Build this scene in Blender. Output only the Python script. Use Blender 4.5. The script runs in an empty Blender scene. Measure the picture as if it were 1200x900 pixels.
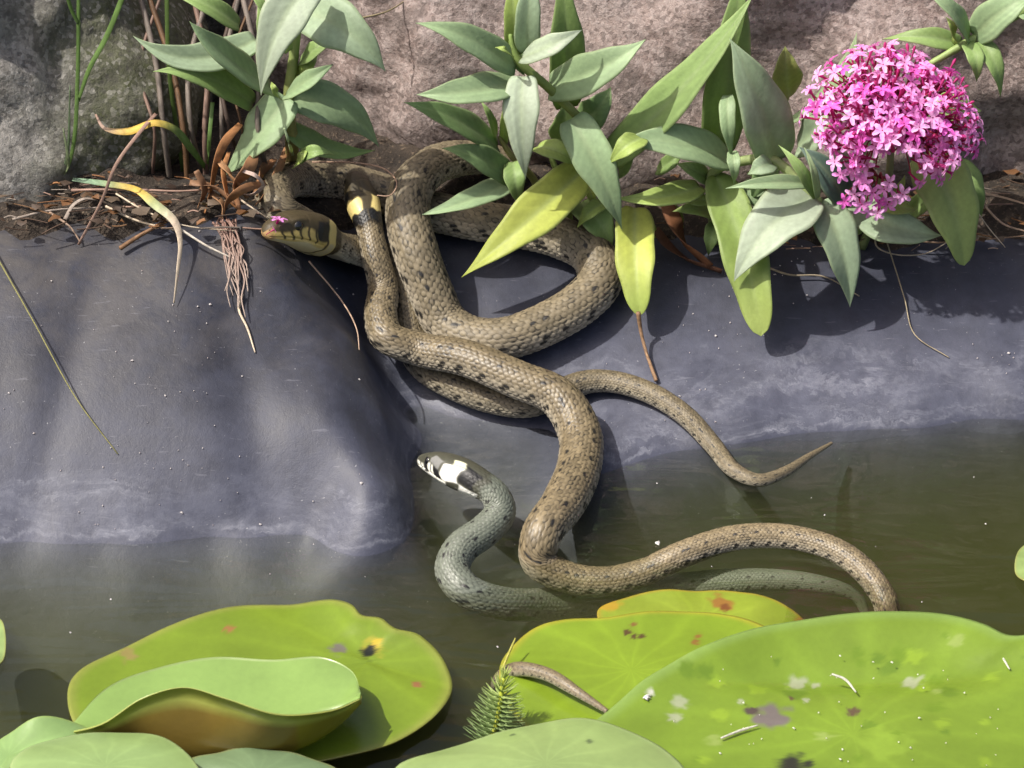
import bpy, math, random
import numpy as np
from mathutils import Vector, Matrix, noise
random.seed(7); rng = np.random.default_rng(7)
R_ = math.radians
SC = bpy.context.scene
COL = SC.collection

# ------------------------------------------------------------------ camera
PITCH = R_(32.0); DIST = 1.62; FOC = 102.0
TGT = np.array([0.0, 0.0, 0.03])
FWD = np.array([0.0, math.cos(PITCH), -math.sin(PITCH)])
CAM = TGT - FWD * DIST
UPV = np.array([0.0, math.sin(PITCH), math.cos(PITCH)])
RGT = np.array([1.0, 0.0, 0.0])
FPX = 1200 * FOC / 36.0
cd = bpy.data.cameras.new('camera'); cam = bpy.data.objects.new('camera', cd); COL.objects.link(cam)
cam.location = CAM; cam.rotation_euler = (math.pi / 2 - PITCH, 0, 0)
cd.lens = FOC; cd.sensor_width = 36; cd.clip_start = 0.02; cd.clip_end = 500
cd.dof.use_dof = True; cd.dof.focus_distance = 1.60; cd.dof.aperture_fstop = 32
SC.camera = cam

# ------------------------------------------------------------------ world, sun, exposure
SUN_EL, SUN_AZ = 57.0, -106.0          # azimuth measured from +Y (away from camera), negative = left
sd = Vector((math.sin(R_(SUN_AZ)) * math.cos(R_(SUN_EL)), math.cos(R_(SUN_AZ)) * math.cos(R_(SUN_EL)), math.sin(R_(SUN_EL))))
W = bpy.data.worlds.new('World'); SC.world = W; W.use_nodes = True
nt = W.node_tree; nt.nodes.clear()
sky = nt.nodes.new('ShaderNodeTexSky'); sky.sky_type = 'NISHITA'; sky.sun_disc = False
sky.sun_elevation = R_(SUN_EL); sky.sun_rotation = R_(SUN_AZ)
sky.dust_density = 6.0; sky.air_density = 0.75; sky.ozone_density = 0.4
bg = nt.nodes.new('ShaderNodeBackground'); bg.inputs['Strength'].default_value = 0.12
wo = nt.nodes.new('ShaderNodeOutputWorld')
nt.links.new(sky.outputs[0], bg.inputs[0]); nt.links.new(bg.outputs[0], wo.inputs[0])
ld = bpy.data.lights.new('sun', 'SUN'); ld.energy = 3.8; ld.angle = R_(0.8); ld.color = (1.0, 0.95, 0.87)
so = bpy.data.objects.new('sun', ld); COL.objects.link(so)
so.rotation_euler = sd.to_track_quat('Z', 'Y').to_euler(); so.location = sd * 3
SC.view_settings.view_transform = 'Standard'; SC.view_settings.look = 'None'
SC.view_settings.exposure = 0.55; SC.view_settings.gamma = 1.0; SC.view_settings.use_curve_mapping = False
SC.render.engine = 'CYCLES'
cy = SC.cycles; cy.use_denoising = True
try: cy.denoiser = 'OPENIMAGEDENOISE'
except Exception: pass
cy.max_bounces = 7; cy.diffuse_bounces = 3; cy.glossy_bounces = 3; cy.transmission_bounces = 4
cy.transparent_max_bounces = 16; cy.volume_bounces = 1; cy.caustics_reflective = False; cy.caustics_refractive = False

# ------------------------------------------------------------------ pixel helpers (1200x900 photo pixels)
def ray(px, py):
    d = FWD + RGT * ((px - 600) / FPX) + UPV * ((450 - py) / FPX)
    return d
def Z(px, py, z):
    d = ray(px, py); return CAM + d * ((z - CAM[2]) / d[2])
def Y(px, py, y):
    d = ray(px, py); return CAM + d * ((y - CAM[1]) / d[1])
def mpp(p):                                  # metres per photo pixel at a world point
    return float(np.dot(np.asarray(p) - CAM, FWD)) / FPX

# ------------------------------------------------------------------ bank surface: smooth spline through surveyed points
wl = [(0, 640), (120, 636), (250, 629), (305, 634), (360, 627), (430, 650)]
CP = [Z(x, y, 0.0) for x, y in wl]
wr = [(476, 484), (520, 486), (565, 494), (640, 500), (655, 535), (700, 556), (760, 537), (830, 526), (880, 517), (990, 506), (1080, 501), (1200, 492)]
CP += [Z(x, y, 0.0) for x, y in wr]
for x, y, z in [(0, 600, .012), (130, 596, .013), (250, 590, .014), (350, 590, .013), (0, 450, .055), (130, 450, .055), (250, 450, .056), (0, 340, .083), (150, 330, .085), (250, 330, .088),
                (0, 272, .098), (120, 252, .101), (240, 250, .104), (290, 262, .102),
                (340, 310, .080), (368, 312, .073), (410, 400, .053), (385, 400, .057), (345, 400, .062), (425, 490, .036), (450, 490, .030), (380, 490, .045), (452, 580, .020), (477, 590, .008), (400, 580, .019), (470, 660, -.008),
                (408, 305, .054), (446, 400, .0235), (490, 560, -.008), (506, 640, -.020), (520, 720, -.036),
                (480, 440, .012), (560, 440, .016), (640, 430, .019), (740, 430, .019), (850, 420, .021), (1000, 420, .021), (1100, 420, .021), (1200, 415, .021),
                (470, 340, .044), (560, 350, .039), (660, 350, .039), (760, 350, .039), (880, 350, .039), (1000, 350, .039), (1200, 345, .039),
                (420, 235, .068), (520, 260, .063), (640, 270, .058), (760, 285, .054), (900, 290, .053), (1050, 290, .053), (1200, 290, .053),
                (700, 490, .006), (560, 540, -.007), (600, 570, -.010), (600, 620, -.017), (720, 600, -.013), (700, 640, -.022), (850, 570, -.018), (1000, 560, -.022), (1200, 555, -.028),
                (600, 690, -.046), (800, 690, -.06), (1000, 680, -.075), (1200, 680, -.08),
                (0, 690, -.0145), (150, 690, -.0145), (300, 690, -.016), (400, 700, -.017), (0, 760, -.036), (200, 770, -.038), (350, 780, -.042), (480, 780, -.055)]:
    CP.append(Z(x, y, z))
for x in (-.9, -.6, -.42): CP += [np.array([x, .12, .105]), np.array([x, .2, .106]), np.array([x, .4, .1]), np.array([x, -.3, -.11])]
for x in (-.42, -.6, -.9): CP += [np.array([x, -.115, .0]), np.array([x, -.04, .055]), np.array([x, .05, .098])]
for x in (-.28, -.15, .05, .3): CP += [np.array([x, .2, .085 if x < -.1 else .072]), np.array([x, .4, .08]), np.array([x, -.3, -.12])]
for x in (.42, .6, .9): CP += [np.array([x, .2, .07]), np.array([x, .4, .08]), np.array([x, -.3, -.12]), np.array([x, .012, 0.]), np.array([x, .113, .053])]
CP = np.array(CP)
S0 = 10.0
def _phi(r2): return np.where(r2 > 1e-12, 0.5 * r2 * np.log(np.maximum(r2, 1e-12)), 0.0)
_A = CP[:, :2] * S0
_n = len(_A)
_K = _phi(((_A[:, None] - _A[None]) ** 2).sum(-1)) + np.eye(_n) * 1.5e-3
_Pm = np.c_[np.ones(_n), _A]
_M = np.block([[_K, _Pm], [_Pm.T, np.zeros((3, 3))]])
_w = np.linalg.solve(_M, np.r_[CP[:, 2], 0, 0, 0])
def sst(a, b, x):
    t = np.clip((np.asarray(x, float) - a) / (b - a), 0, 1); return t * t * (3 - 2 * t)
def height(x, y):
    x = np.asarray(x, float); y = np.asarray(y, float); sh = np.broadcast(x, y).shape
    xf = np.broadcast_to(x, sh).ravel(); yf = np.broadcast_to(y, sh).ravel()
    q = np.c_[np.clip(xf, -.95, .95), np.clip(yf, -.32, .4)] * S0
    out = np.empty(len(q))
    for i in range(0, len(q), 20000):
        qq = q[i:i + 20000]
        out[i:i + 20000] = _phi(((qq[:, None] - _A[None]) ** 2).sum(-1)) @ _w[:_n] + _w[_n] + qq @ _w[_n + 1:]
    # soft wrinkles of the sheet
    wr_ = .0012 * np.sin(31 * xf + 4 * np.sin(9 * yf + 1)) * sst(-.02, .05, out) + .0004 * np.sin(95 * xf + 30 * yf + 3 * np.sin(21 * xf))
    wr_ += .0010 * np.sin(61 * xf + 2.0 * np.sin(40 * yf)) * np.exp(-((out - .006) / .014) ** 2)
    out = out + wr_
    xr = np.interp(yf, [-.13, -.09, -.01, .05], [-.070, -.080, -.105, -.140]); on = sst(-.02, .01, out) * sst(.09, .04, yf)
    out = out + on * (.0045 * np.exp(-((xf - xr) / .016) ** 2) - .0045 * np.exp(-((xf + .155 + .25 * yf) / .017) ** 2) - .0020 * np.exp(-((xf + .235 - .2 * yf) / .012) ** 2))
    d1 = sst(-.32, -.55, yf); out = out * (1 - d1) - .22 * d1
    d2 = sst(-1.0, -1.16, yf); out = out * (1 - d2) + .06 * d2
    e = sst(.75, .92, np.abs(xf)); out = np.maximum(out, -.22 * (1 - e) + .07 * e)
    return np.maximum(out, -.22).reshape(sh)
def S(px, py, lift=0.0):
    """point of the bank surface (raised by lift) seen at a photo pixel"""
    d = ray(px, py); ts = np.linspace(1.15, 2.1, 1200)
    P = CAM + d * ts[:, None]
    f = P[:, 2] - height(P[:, 0], P[:, 1]) - lift
    k = np.argmax(f < 0); k = max(k, 1)
    a, b = f[k - 1], f[k]; t = ts[k - 1] + (ts[k] - ts[k - 1]) * a / (a - b + 1e-12)
    return CAM + d * t

# ------------------------------------------------------------------ mesh helpers
def tag(o, label=None, cat=None, group=None, kind=None):
    if label: o['label'] = label
    if cat: o['category'] = cat
    if group: o['group'] = group
    if kind: o['kind'] = kind
    return o
def empty(name, loc):
    o = bpy.data.objects.new(name, None); COL.objects.link(o); o.location = Vector(loc); o.empty_display_size = .02
    return o
def mk(name, V, F, mat, parent=None, col=None, smooth=True):
    V = np.asarray(V, float); me = bpy.data.meshes.new(name)
    if isinstance(F, np.ndarray):
        k = F.shape[1]
        me.vertices.add(len(V)); me.vertices.foreach_set('co', V.ravel().astype(np.float32))
        me.loops.add(F.size); me.loops.foreach_set('vertex_index', F.ravel().astype(np.int32))
        me.polygons.add(len(F)); me.polygons.foreach_set('loop_start', np.arange(0, F.size, k, dtype=np.int32))
        me.update(calc_edges=True)
    else:
        me.from_pydata([tuple(v) for v in V], [], F); me.update()
    if smooth: me.polygons.foreach_set('use_smooth', np.ones(len(me.polygons), bool))
    if col is not None:
        a = me.color_attributes.new('Col', 'FLOAT_COLOR', 'POINT')
        c = np.asarray(col, float)
        if c.ndim == 1: c = np.tile(c, (len(V), 1))
        a.data.foreach_set('color', np.c_[c[:, :3], np.ones(len(V))].ravel().astype(np.float32))
    me.materials.append(mat)
    o = bpy.data.objects.new(name, me); COL.objects.link(o)
    if parent is not None:
        o.parent = parent; o.matrix_parent_inverse = Matrix.Translation(-parent.location)
    return o
def gridF(n, m, wrap=False, off=0):
    i = np.arange(n - 1)[:, None]; j = np.arange(m if wrap else m - 1)[None]
    j2 = (j + 1) % m
    return np.stack([i * m + j, i * m + j2, (i + 1) * m + j2, (i + 1) * m + j], -1).reshape(-1, 4) + off
def catmull(P, n):
    """dense curve through the control rows of P (any number of columns), by chord length"""
    P = np.asarray(P, float)
    Q = np.vstack([2 * P[0] - P[1], P, 2 * P[-1] - P[-2]])
    out = []
    for i in range(1, len(Q) - 2):
        p0, p1, p2, p3 = Q[i - 1:i + 3]
        t0 = 0.; d = lambda a, b: max(np.linalg.norm(a[:3] - b[:3]), 1e-6) ** .5
        t1 = t0 + d(p0, p1); t2 = t1 + d(p1, p2); t3 = t2 + d(p2, p3)
        t = np.linspace(t1, t2, n, endpoint=False)[:, None]
        A1 = (t1 - t) / (t1 - t0) * p0 + (t - t0) / (t1 - t0) * p1
        A2 = (t2 - t) / (t2 - t1) * p1 + (t - t1) / (t2 - t1) * p2
        A3 = (t3 - t) / (t3 - t2) * p2 + (t - t2) / (t3 - t2) * p3
        B1 = (t2 - t) / (t2 - t0) * A1 + (t - t0) / (t2 - t0) * A2
        B2 = (t3 - t) / (t3 - t1) * A2 + (t - t1) / (t3 - t1) * A3
        out.append((t2 - t) / (t2 - t1) * B1 + (t - t1) / (t2 - t1) * B2)
    out.append(P[-1][None])
    return np.vstack(out)
def resample(C, s_new):
    L = np.r_[0, np.cumsum(np.linalg.norm(np.diff(C[:, :3], axis=0), axis=1))]
    return np.stack([np.interp(s_new, L, C[:, k]) for k in range(C.shape[1])], 1), L[-1]
def length(C): return float(np.linalg.norm(np.diff(C[:, :3], axis=0), axis=1).sum())
def norm(v): return v / np.maximum(np.linalg.norm(v, axis=-1, keepdims=True), 1e-12)
def smooth1(a, k):
    if k < 2: return a
    w = np.hanning(k + 2)[1:-1]; w /= w.sum(); p = k // 2
    A = np.pad(a, ((p, k - 1 - p), (0, 0)), 'edge')
    return np.stack([np.convolve(A[:, c], w, 'valid') for c in range(a.shape[1])], 1)
def tube_geo(C, rad, seg=8, tail_round=True):
    """tube along C (n,3) with radii rad (n)"""
    n = len(C); T = norm(np.gradient(C, axis=0))
    ref = np.array([0.13, 0.21, 0.97]); N = norm(np.cross(T, ref)); B = np.cross(N, T)
    a = np.linspace(0, 2 * math.pi, seg, endpoint=False)
    rad = np.asarray(rad, float).copy()
    V = C[:, None] + rad[:, None, None] * (np.cos(a)[None, :, None] * N[:, None] + np.sin(a)[None, :, None] * B[:, None])
    V = V.reshape(-1, 3); F = gridF(n, seg, True)
    V = np.vstack([V, C[0] - T[0] * rad[0] * .5, C[-1] + T[-1] * rad[-1] * .5])
    k = len(V); j = np.arange(seg); j2 = (j + 1) % seg
    caps = np.r_[np.c_[np.full(seg, k - 2), j2, j, j], np.c_[np.full(seg, k - 1), (n - 1) * seg + j, (n - 1) * seg + j2, (n - 1) * seg + j2]]
    return V, F, caps
def tube(name, C, rad, mat, parent=None, col=(.2, .2, .2), col2=None, seg=7, n=8, noisec=.12):
    """C: control points; rad: one value per control point"""
    C = np.asarray(C, float); rad = np.broadcast_to(np.asarray(rad, float), (len(C),))
    D = catmull(np.c_[C, rad], n)
    V, F, caps = tube_geo(D[:, :3], D[:, 3], seg)
    faces = [tuple(f) for f in F] + [tuple(f[:3]) for f in caps]
    t = np.r_[np.repeat(np.linspace(0, 1, len(D)), seg), 0, 1][:, None]
    c = np.asarray(col)[None] * (1 - t) + np.asarray(col2 if col2 is not None else col)[None] * t
    c = c * (1 + noisec * rng.normal(size=(len(V), 1)))
    return mk(name, V, faces, mat, parent, np.clip(c, 0, 1))

# ------------------------------------------------------------------ materials
class NT:
    def __init__(s, name):
        s.m = bpy.data.materials.new(name); s.m.use_nodes = True; s.t = s.m.node_tree; s.t.nodes.clear()
    def n(s, typ, **kw):
        nd = s.t.nodes.new('ShaderNode' + typ)
        for k, v in kw.items():
            if k.startswith('_'): setattr(nd, k[1:], v)
            else:
                key = int(k[1:]) if k[0] == 'i' and k[1:].isdigit() else k.replace('__', ' ')
                if isinstance(v, bpy.types.NodeSocket): s.t.links.new(v, nd.inputs[key])
                else: nd.inputs[key].default_value = v
        return nd
    def mix(s, f, a, b, mode='MIX'):
        nd = s.t.nodes.new('ShaderNodeMix'); nd.data_type = 'RGBA'; nd.blend_type = mode
        for i, v in ((0, f), (6, a), (7, b)):
            if isinstance(v, bpy.types.NodeSocket): s.t.links.new(v, nd.inputs[i])
            else: nd.inputs[i].default_value = v if i == 0 else (*v[:3], 1)
        return nd.outputs[2]
    def math(s, op, a, b=0.0, clamp=False):
        nd = s.t.nodes.new('ShaderNodeMath'); nd.operation = op; nd.use_clamp = clamp
        for i, v in ((0, a), (1, b)):
            if isinstance(v, bpy.types.NodeSocket): s.t.links.new(v, nd.inputs[i])
            else: nd.inputs[i].default_value = v
        return nd.outputs[0]
    def ramp(s, f, stops, interp='LINEAR'):
        nd = s.t.nodes.new('ShaderNodeValToRGB'); r = nd.color_ramp; r.interpolation = interp
        while len(r.elements) < len(stops): r.elements.new(.5)
        for e, (p, c) in zip(r.elements, stops):
            e.position = p; e.color = (c, c, c, 1) if isinstance(c, (int, float)) else (*c, 1)
        s.t.links.new(f, nd.inputs[0]); return nd.outputs[0]
    def noise(s, vec, scale, detail=4, rough=.55, dist=0.):
        nd = s.n('TexNoise', Scale=scale, Detail=detail, Roughness=rough, Distortion=dist)
        if vec is not None: s.t.links.new(vec, nd.inputs['Vector'])
        return nd.outputs[0]
    def out(s, surf=None, vol=None):
        o = s.t.nodes.new('ShaderNodeOutputMaterial')
        if surf is not None: s.t.links.new(surf, o.inputs[0])
        if vol is not None: s.t.links.new(vol, o.inputs[1])
        return s.m
def pos(N): return N.n('NewGeometry').outputs['Position']
def objc(N): return N.n('TexCoord').outputs['Object']

def attr_mat(name, rough=.5, spec=.4, trans=0., nscale=900., namp=.25, bump=0., bscale=1500., coat=0., tint=(1, 1, 1), big=60., bigamp=.15):
    N = NT(name); p = pos(N)
    c = N.n('Attribute', _attribute_name='Col').outputs['Color']
    f = N.noise(p, nscale, 3); f2 = N.noise(p, big, 2)
    v = N.math('ADD', N.math('MULTIPLY', f, namp * 2), 1 - namp)
    v2 = N.math('ADD', N.math('MULTIPLY', f2, bigamp * 2), 1 - bigamp)
    vv = N.math('MULTIPLY', v, v2)
    cc = N.n('VectorMath', _operation='SCALE', i0=c, Scale=vv).outputs[0]
    kw = dict(Roughness=rough)
    b = N.n('BsdfPrincipled', Base__Color=cc, **kw)
    b.inputs['Specular IOR Level'].default_value = spec
    b.inputs['Coat Weight'].default_value = coat; b.inputs['Coat Roughness'].default_value = .2
    if bump:
        bm = N.n('Bump', Strength=bump, Distance=.0006, Height=N.noise(p, bscale, 3))
        N.t.links.new(bm.outputs[0], b.inputs['Normal'])
    if not trans: return N.out(b.outputs[0])
    tc = N.n('VectorMath', _operation='MULTIPLY', i0=cc, i1=(1.25 * tint[0], 1.2 * tint[1], .55 * tint[2])).outputs[0]
    t = N.n('BsdfTranslucent', Color=tc)
    m = N.n('MixShader', Fac=trans, i1=b.outputs[0], i2=t.outputs[0])
    return N.out(m.outputs[0])

M = {}
M['snake'] = attr_mat('snake_skin', .50, .4, 0, 1800, .16, .25, 2500, big=40, bigamp=.14)
M['snake_wet'] = attr_mat('snake_skin_wet', .44, .45, 0, 1800, .15, .2, 2500, coat=.05, big=40, bigamp=.12)
M['leaf'] = attr_mat('leaf_surface', .50, .35, .30, 420, .14, .35, 500, big=90, bigamp=.16)
M['pad'] = attr_mat('lily_pad_surface', .28, .5, .22, 260, .10, .2, 300, coat=.12, big=22, bigamp=.3)
M['straw'] = attr_mat('dry_straw', .6, .3, .15, 1200, .25, .3, 1500)
M['stem'] = attr_mat('stem_skin', .5, .35, .1, 700, .15)
M['petal'] = attr_mat('petal', .55, .25, .38, 900, .1, tint=(1.0, .8, 1.9))
M['gloss'] = attr_mat('eye_gloss', .06, .8, 0, 500, .0, bigamp=0.)

def liner_mat():
    N = NT('pond_liner_rubber'); p = pos(N)
    sx = N.n('SeparateXYZ', i0=p); z = sx.outputs[2]
    n1 = N.noise(p, 9, 5, .6); n2 = N.noise(p, 70, 6, .7); n3 = N.noise(p, 1300, 2); n4 = N.noise(p, 26, 5, .7, .6); n5 = N.noise(p, 240, 4, .75)
    base = N.mix(n1, (.018, .0192, .027), (.028, .030, .043))
    base = N.mix(N.ramp(n2, [(.40, 0.), (.72, .6)]), base, (.042, .046, .068))
    # paler bluish tone, mottled, towards the foot of the bank and under water
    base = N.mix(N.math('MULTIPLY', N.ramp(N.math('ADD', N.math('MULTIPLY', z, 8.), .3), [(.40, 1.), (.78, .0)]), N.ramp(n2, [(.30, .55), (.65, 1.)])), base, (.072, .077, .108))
    # grey dust film in smears
    base = N.mix(N.math('MULTIPLY', N.ramp(n4, [(.5, 0.), (.7, .5)]), N.ramp(n5, [(.35, .25), (.65, 1.)])), base, (.056, .058, .074))
    # brownish soil washed down from the bank
    base = N.mix(N.math('MULTIPLY', N.ramp(z, [(.045, 0.), (.1, .6)]), N.ramp(n4, [(.40, .0), (.62, 1.)])), base, (.075, .066, .056))
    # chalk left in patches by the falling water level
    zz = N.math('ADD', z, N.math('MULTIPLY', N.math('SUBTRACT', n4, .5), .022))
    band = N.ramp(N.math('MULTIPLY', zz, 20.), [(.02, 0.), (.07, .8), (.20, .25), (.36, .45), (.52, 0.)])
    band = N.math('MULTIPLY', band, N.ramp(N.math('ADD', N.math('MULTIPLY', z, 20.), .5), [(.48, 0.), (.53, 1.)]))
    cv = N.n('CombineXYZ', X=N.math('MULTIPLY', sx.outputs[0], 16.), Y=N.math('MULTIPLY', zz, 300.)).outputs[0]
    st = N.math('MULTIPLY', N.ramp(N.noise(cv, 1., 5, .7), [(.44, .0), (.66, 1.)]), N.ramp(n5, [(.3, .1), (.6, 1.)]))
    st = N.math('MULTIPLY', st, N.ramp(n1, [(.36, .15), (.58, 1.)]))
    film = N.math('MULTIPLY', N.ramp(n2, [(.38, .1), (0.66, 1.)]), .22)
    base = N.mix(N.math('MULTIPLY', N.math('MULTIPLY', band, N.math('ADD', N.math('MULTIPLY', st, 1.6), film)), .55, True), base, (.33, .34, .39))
    spk = N.ramp(N.noise(p, 520, 2, .6), [(.71, 0.), (.75, 1.)])
    base = N.mix(N.math('MULTIPLY', N.math('MULTIPLY', spk, N.ramp(n4, [(.4, 0.), (.6, 1.)])), .5), base, (.45, .45, .46))
    scr = N.ramp(N.noise(N.n('Mapping', i0=p, Scale=(60, 480, 300), Rotation=(0, 0, .5)).outputs[0], 1., 3), [(.66, 0.), (.72, 1.)])
    base = N.mix(N.math('MULTIPLY', scr, .12), base, (.35, .35, .4))
    rough = N.math('ADD', N.math('MULTIPLY', n2, .22), .40)
    cre = N.noise(N.n('Mapping', i0=p, Scale=(55, 14, 30), Rotation=(0, 0, .25)).outputs[0], 1., 4, .6, .8)
    hh = N.math('ADD', N.math('ADD', N.math('MULTIPLY', n2, .5), N.math('MULTIPLY', n3, .12)), N.math('ADD', N.math('MULTIPLY', n5, .16), N.math('MULTIPLY', cre, .25)))
    bm = N.n('Bump', Strength=.4, Distance=.0018, Height=hh)
    b = N.n('BsdfPrincipled', Base__Color=base, Roughness=rough, Normal=bm.outputs[0])
    b.inputs['Specular IOR Level'].default_value = .30
    return N.out(b.outputs[0])
def rock_mat(name, c1, c2, c3, moss=None):
    N = NT(name); p = pos(N)
    n1 = N.noise(p, 11, 5, .6); n2 = N.noise(p, 95, 6, .75); n3 = N.noise(p, 420, 4, .7); n4 = N.noise(p, 28, 4, .6, .5)
    c = N.mix(N.ramp(n1, [(.35, 0.), (.65, 1.)]), c1, c2)
    c = N.mix(N.ramp(n2, [(.40, .0), (.62, 1.)]), c, c3)
    c = N.mix(N.ramp(n3, [(.33, .7), (.47, 0.)]), c, tuple(k * .4 for k in c1))
    c = N.mix(N.ramp(N.noise(p, 17, 6, .75, 1.2), [(.52, 0.), (.62, .7)]), c, tuple(k * .55 for k in c1))
    c = N.mix(N.ramp(n3, [(.58, 0.), (.72, .6)]), c, (.46, .42, .39))
    c = N.mix(N.ramp(n4, [(.36, .75), (.48, 0.)]), c, tuple(k * .4 for k in c2))
    if moss:
        x = N.n('SeparateXYZ', i0=p).outputs[0]
        f = N.ramp(N.math('ADD', N.math('MULTIPLY', N.math('SUBTRACT', x, moss[0]), moss[1]), N.math('SUBTRACT', n4, .5)), [(.0, 0.), (.5, 1.)])
        c = N.mix(N.math('MULTIPLY', f, N.ramp(n2, [(.3, .4), (.6, .95)])), c, (.050, .058, .016))
        f2 = N.ramp(n4, [(.64, 0.), (.70, .8)]); c = N.mix(f2, c, (.2, .15, .03))
    vo = N.n('TexVoronoi', Scale=430.); t_ = N.t; t_.links.new(p, vo.inputs['Vector'])
    vr = N.n('SeparateColor', i0=vo.outputs['Color']).outputs[0]
    c = N.mix(N.ramp(vr, [(.0, .6), (.3, .0)]), c, tuple(k * .35 for k in c1))
    c = N.mix(N.ramp(vr, [(.72, .0), (.95, .32)]), c, tuple(min(.6, k * 1.6) for k in c3))
    hh = N.math('ADD', N.math('ADD', N.math('MULTIPLY', n2, .8), N.math('MULTIPLY', n3, .2)), N.math('MULTIPLY', vr, .12))
    bm = N.n('Bump', Strength=.7, Distance=.0035, Height=hh)
    b = N.n('BsdfPrincipled', Base__Color=c, Roughness=.82, Normal=bm.outputs[0])
    return N.out(b.outputs[0])
def soil_mat(name, a, b_, c_, s=1.):
    N = NT(name); p = pos(N)
    n1 = N.noise(p, 40 * s, 6, .7); n2 = N.noise(p, 300 * s, 4, .7)
    c = N.mix(N.ramp(n1, [(.35, 0.), (.6, 1.)]), a, b_)
    c = N.mix(N.ramp(n2, [(.55, 0.), (.68, 1.)]), c, c_)
    bm = N.n('Bump', Strength=1., Distance=.004, Height=N.math('ADD', n1, N.math('MULTIPLY', n2, .6)))
    b = N.n('BsdfPrincipled', Base__Color=c, Roughness=.9, Normal=bm.outputs[0])
    return N.out(b.outputs[0])
def water_mat():
    N = NT('pond_water'); p = pos(N)
    m1 = N.n('Mapping', i0=p, Scale=(7, 26, 1), Rotation=(0, 0, .12)).outputs[0]
    w1 = N.noise(m1, 1.0, 2, .5, .8); w2 = N.noise(p, 45, 2, .5, .4)
    # rings spreading from where the swimming snake breaks the surface
    cxy = Z(545, 640, 0)
    q = N.n('VectorMath', _operation='SUBTRACT', i0=p, i1=(cxy[0], cxy[1], 0.)).outputs[0]
    ln = N.n('VectorMath', _operation='LENGTH', i0=q).outputs['Value']
    ring = N.math('MULTIPLY', N.math('SINE', N.math('ADD', N.math('MULTIPLY', ln, 520.), N.math('MULTIPLY', w2, 6.))), N.ramp(ln, [(.02, .5), (.11, 0.)]))
    h = N.math('ADD', N.math('ADD', N.math('MULTIPLY', w1, 3.0), N.math('MULTIPLY', w2, .35)), N.math('MULTIPLY', ring, .10))
    bm = N.n('Bump', Strength=.55, Distance=.0022, Height=h)
    fr = N.n('Fresnel', IOR=1.33, Normal=bm.outputs[0])
    gl = N.n('BsdfAnisotropic', Color=(1, 1, 1, 1), Roughness=.06, Normal=bm.outputs[0])
    tr = N.n('BsdfTransparent', Color=(.97, .98, .96, 1))
    mx = N.n('MixShader', Fac=fr.outputs[0], i1=tr.outputs[0], i2=gl.outputs[0])
    sc = N.n('VolumeScatter', Color=(.42, .45, .18, 1), Density=6.5, Anisotropy=.25)
    ab = N.n('VolumeAbsorption', Color=(.42, .45, .14, 1), Density=14.)
    ad = N.n('AddShader', i0=sc.outputs[0], i1=ab.outputs[0])
    return N.out(mx.outputs[0], ad.outputs[0])
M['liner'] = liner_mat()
M['rockL'] = rock_mat('weathered_stone', (.17, .155, .135), (.25, .235, .21), (.31, .295, .27), moss=(-.275, 13.))
M['rockR'] = rock_mat('pinkish_stone', (.25, .185, .165), (.33, .26, .235), (.37, .305, .285))
M['rockD'] = rock_mat('dark_stone', (.05, .045, .04), (.09, .08, .07), (.1, .09, .08))
M['soil'] = soil_mat('soil_litter', (.015, .011, .008), (.045, .032, .022), (.13, .095, .065))
M['ground'] = soil_mat('ground_turf', (.035, .05, .016), (.06, .08, .025), (.09, .085, .04), .5)
M['water'] = water_mat()

# ------------------------------------------------------------------ setting: liner, soil, ground, water, rocks
def axis(a, lo, hi, b, fine, coarse):
    return np.r_[np.arange(a, lo, coarse), np.arange(lo, hi, fine), np.arange(hi, b + 1e-6, coarse)]
xs = axis(-.95, -.36, .36, .95, .0022, .03); ys = axis(-1.22, -.2, .2, .42, .0022, .03)
XX, YY = np.meshgrid(xs, ys, indexing='ij')
ZZ = height(XX, YY)
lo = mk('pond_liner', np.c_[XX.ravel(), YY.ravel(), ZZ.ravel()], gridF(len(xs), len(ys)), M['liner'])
tag(lo, 'dark blue grey rubber pond liner draped over the bank', None, None, 'structure')

CRX = [-.95, -.3, -.22, -.17, -.13, -.08, 0, .1, .3, .95]
CRY = [.045, .047, .05, .06, .10, .135, .138, .123, .113, .113]
xs2 = np.arange(-.95, .951, .005); ys2 = np.arange(.02, .44, .005)
X2, Y2 = np.meshgrid(xs2, ys2, indexing='ij'); H2 = height(X2, Y2)
nz = np.array([noise.fractal(Vector((x * 28, y * 28, 3.)), 1.0, 2.1, 4) for x, y in zip(X2.ravel(), Y2.ravel())]).reshape(X2.shape)
cr = np.interp(X2, CRX, CRY) + .012 * np.array([noise.noise(Vector((x * 60, 1.7, 0))) for x in xs2])[:, None]
e = sst(-.012, .012, Y2 - cr)
mk_s = mk('soil', np.c_[X2.ravel(), Y2.ravel(), (H2 - .012 + e * (.019 + .009 * nz)).ravel()], gridF(len(xs2), len(ys2)), M['soil'])
tag(mk_s, 'dark crumbly soil between the liner and the rocks', None, None, 'structure')

i0, o0 = (-.9, .9, -1.18, .40), 60.
gx = [-o0, i0[0], i0[1], o0]; gy = [-o0, i0[2], i0[3], o0]
gv = [(x, y, .062 if abs(x) < 2 and abs(y) < 2 else .05) for x in gx for y in gy]
gf = [(i * 4 + j, (i + 1) * 4 + j, (i + 1) * 4 + j + 1, i * 4 + j + 1) for i in range(3) for j in range(3) if (i, j) != (1, 1)]
tag(mk('ground', gv, gf, M['ground'], smooth=False), 'garden ground around the pond', None, None, 'structure')

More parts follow.
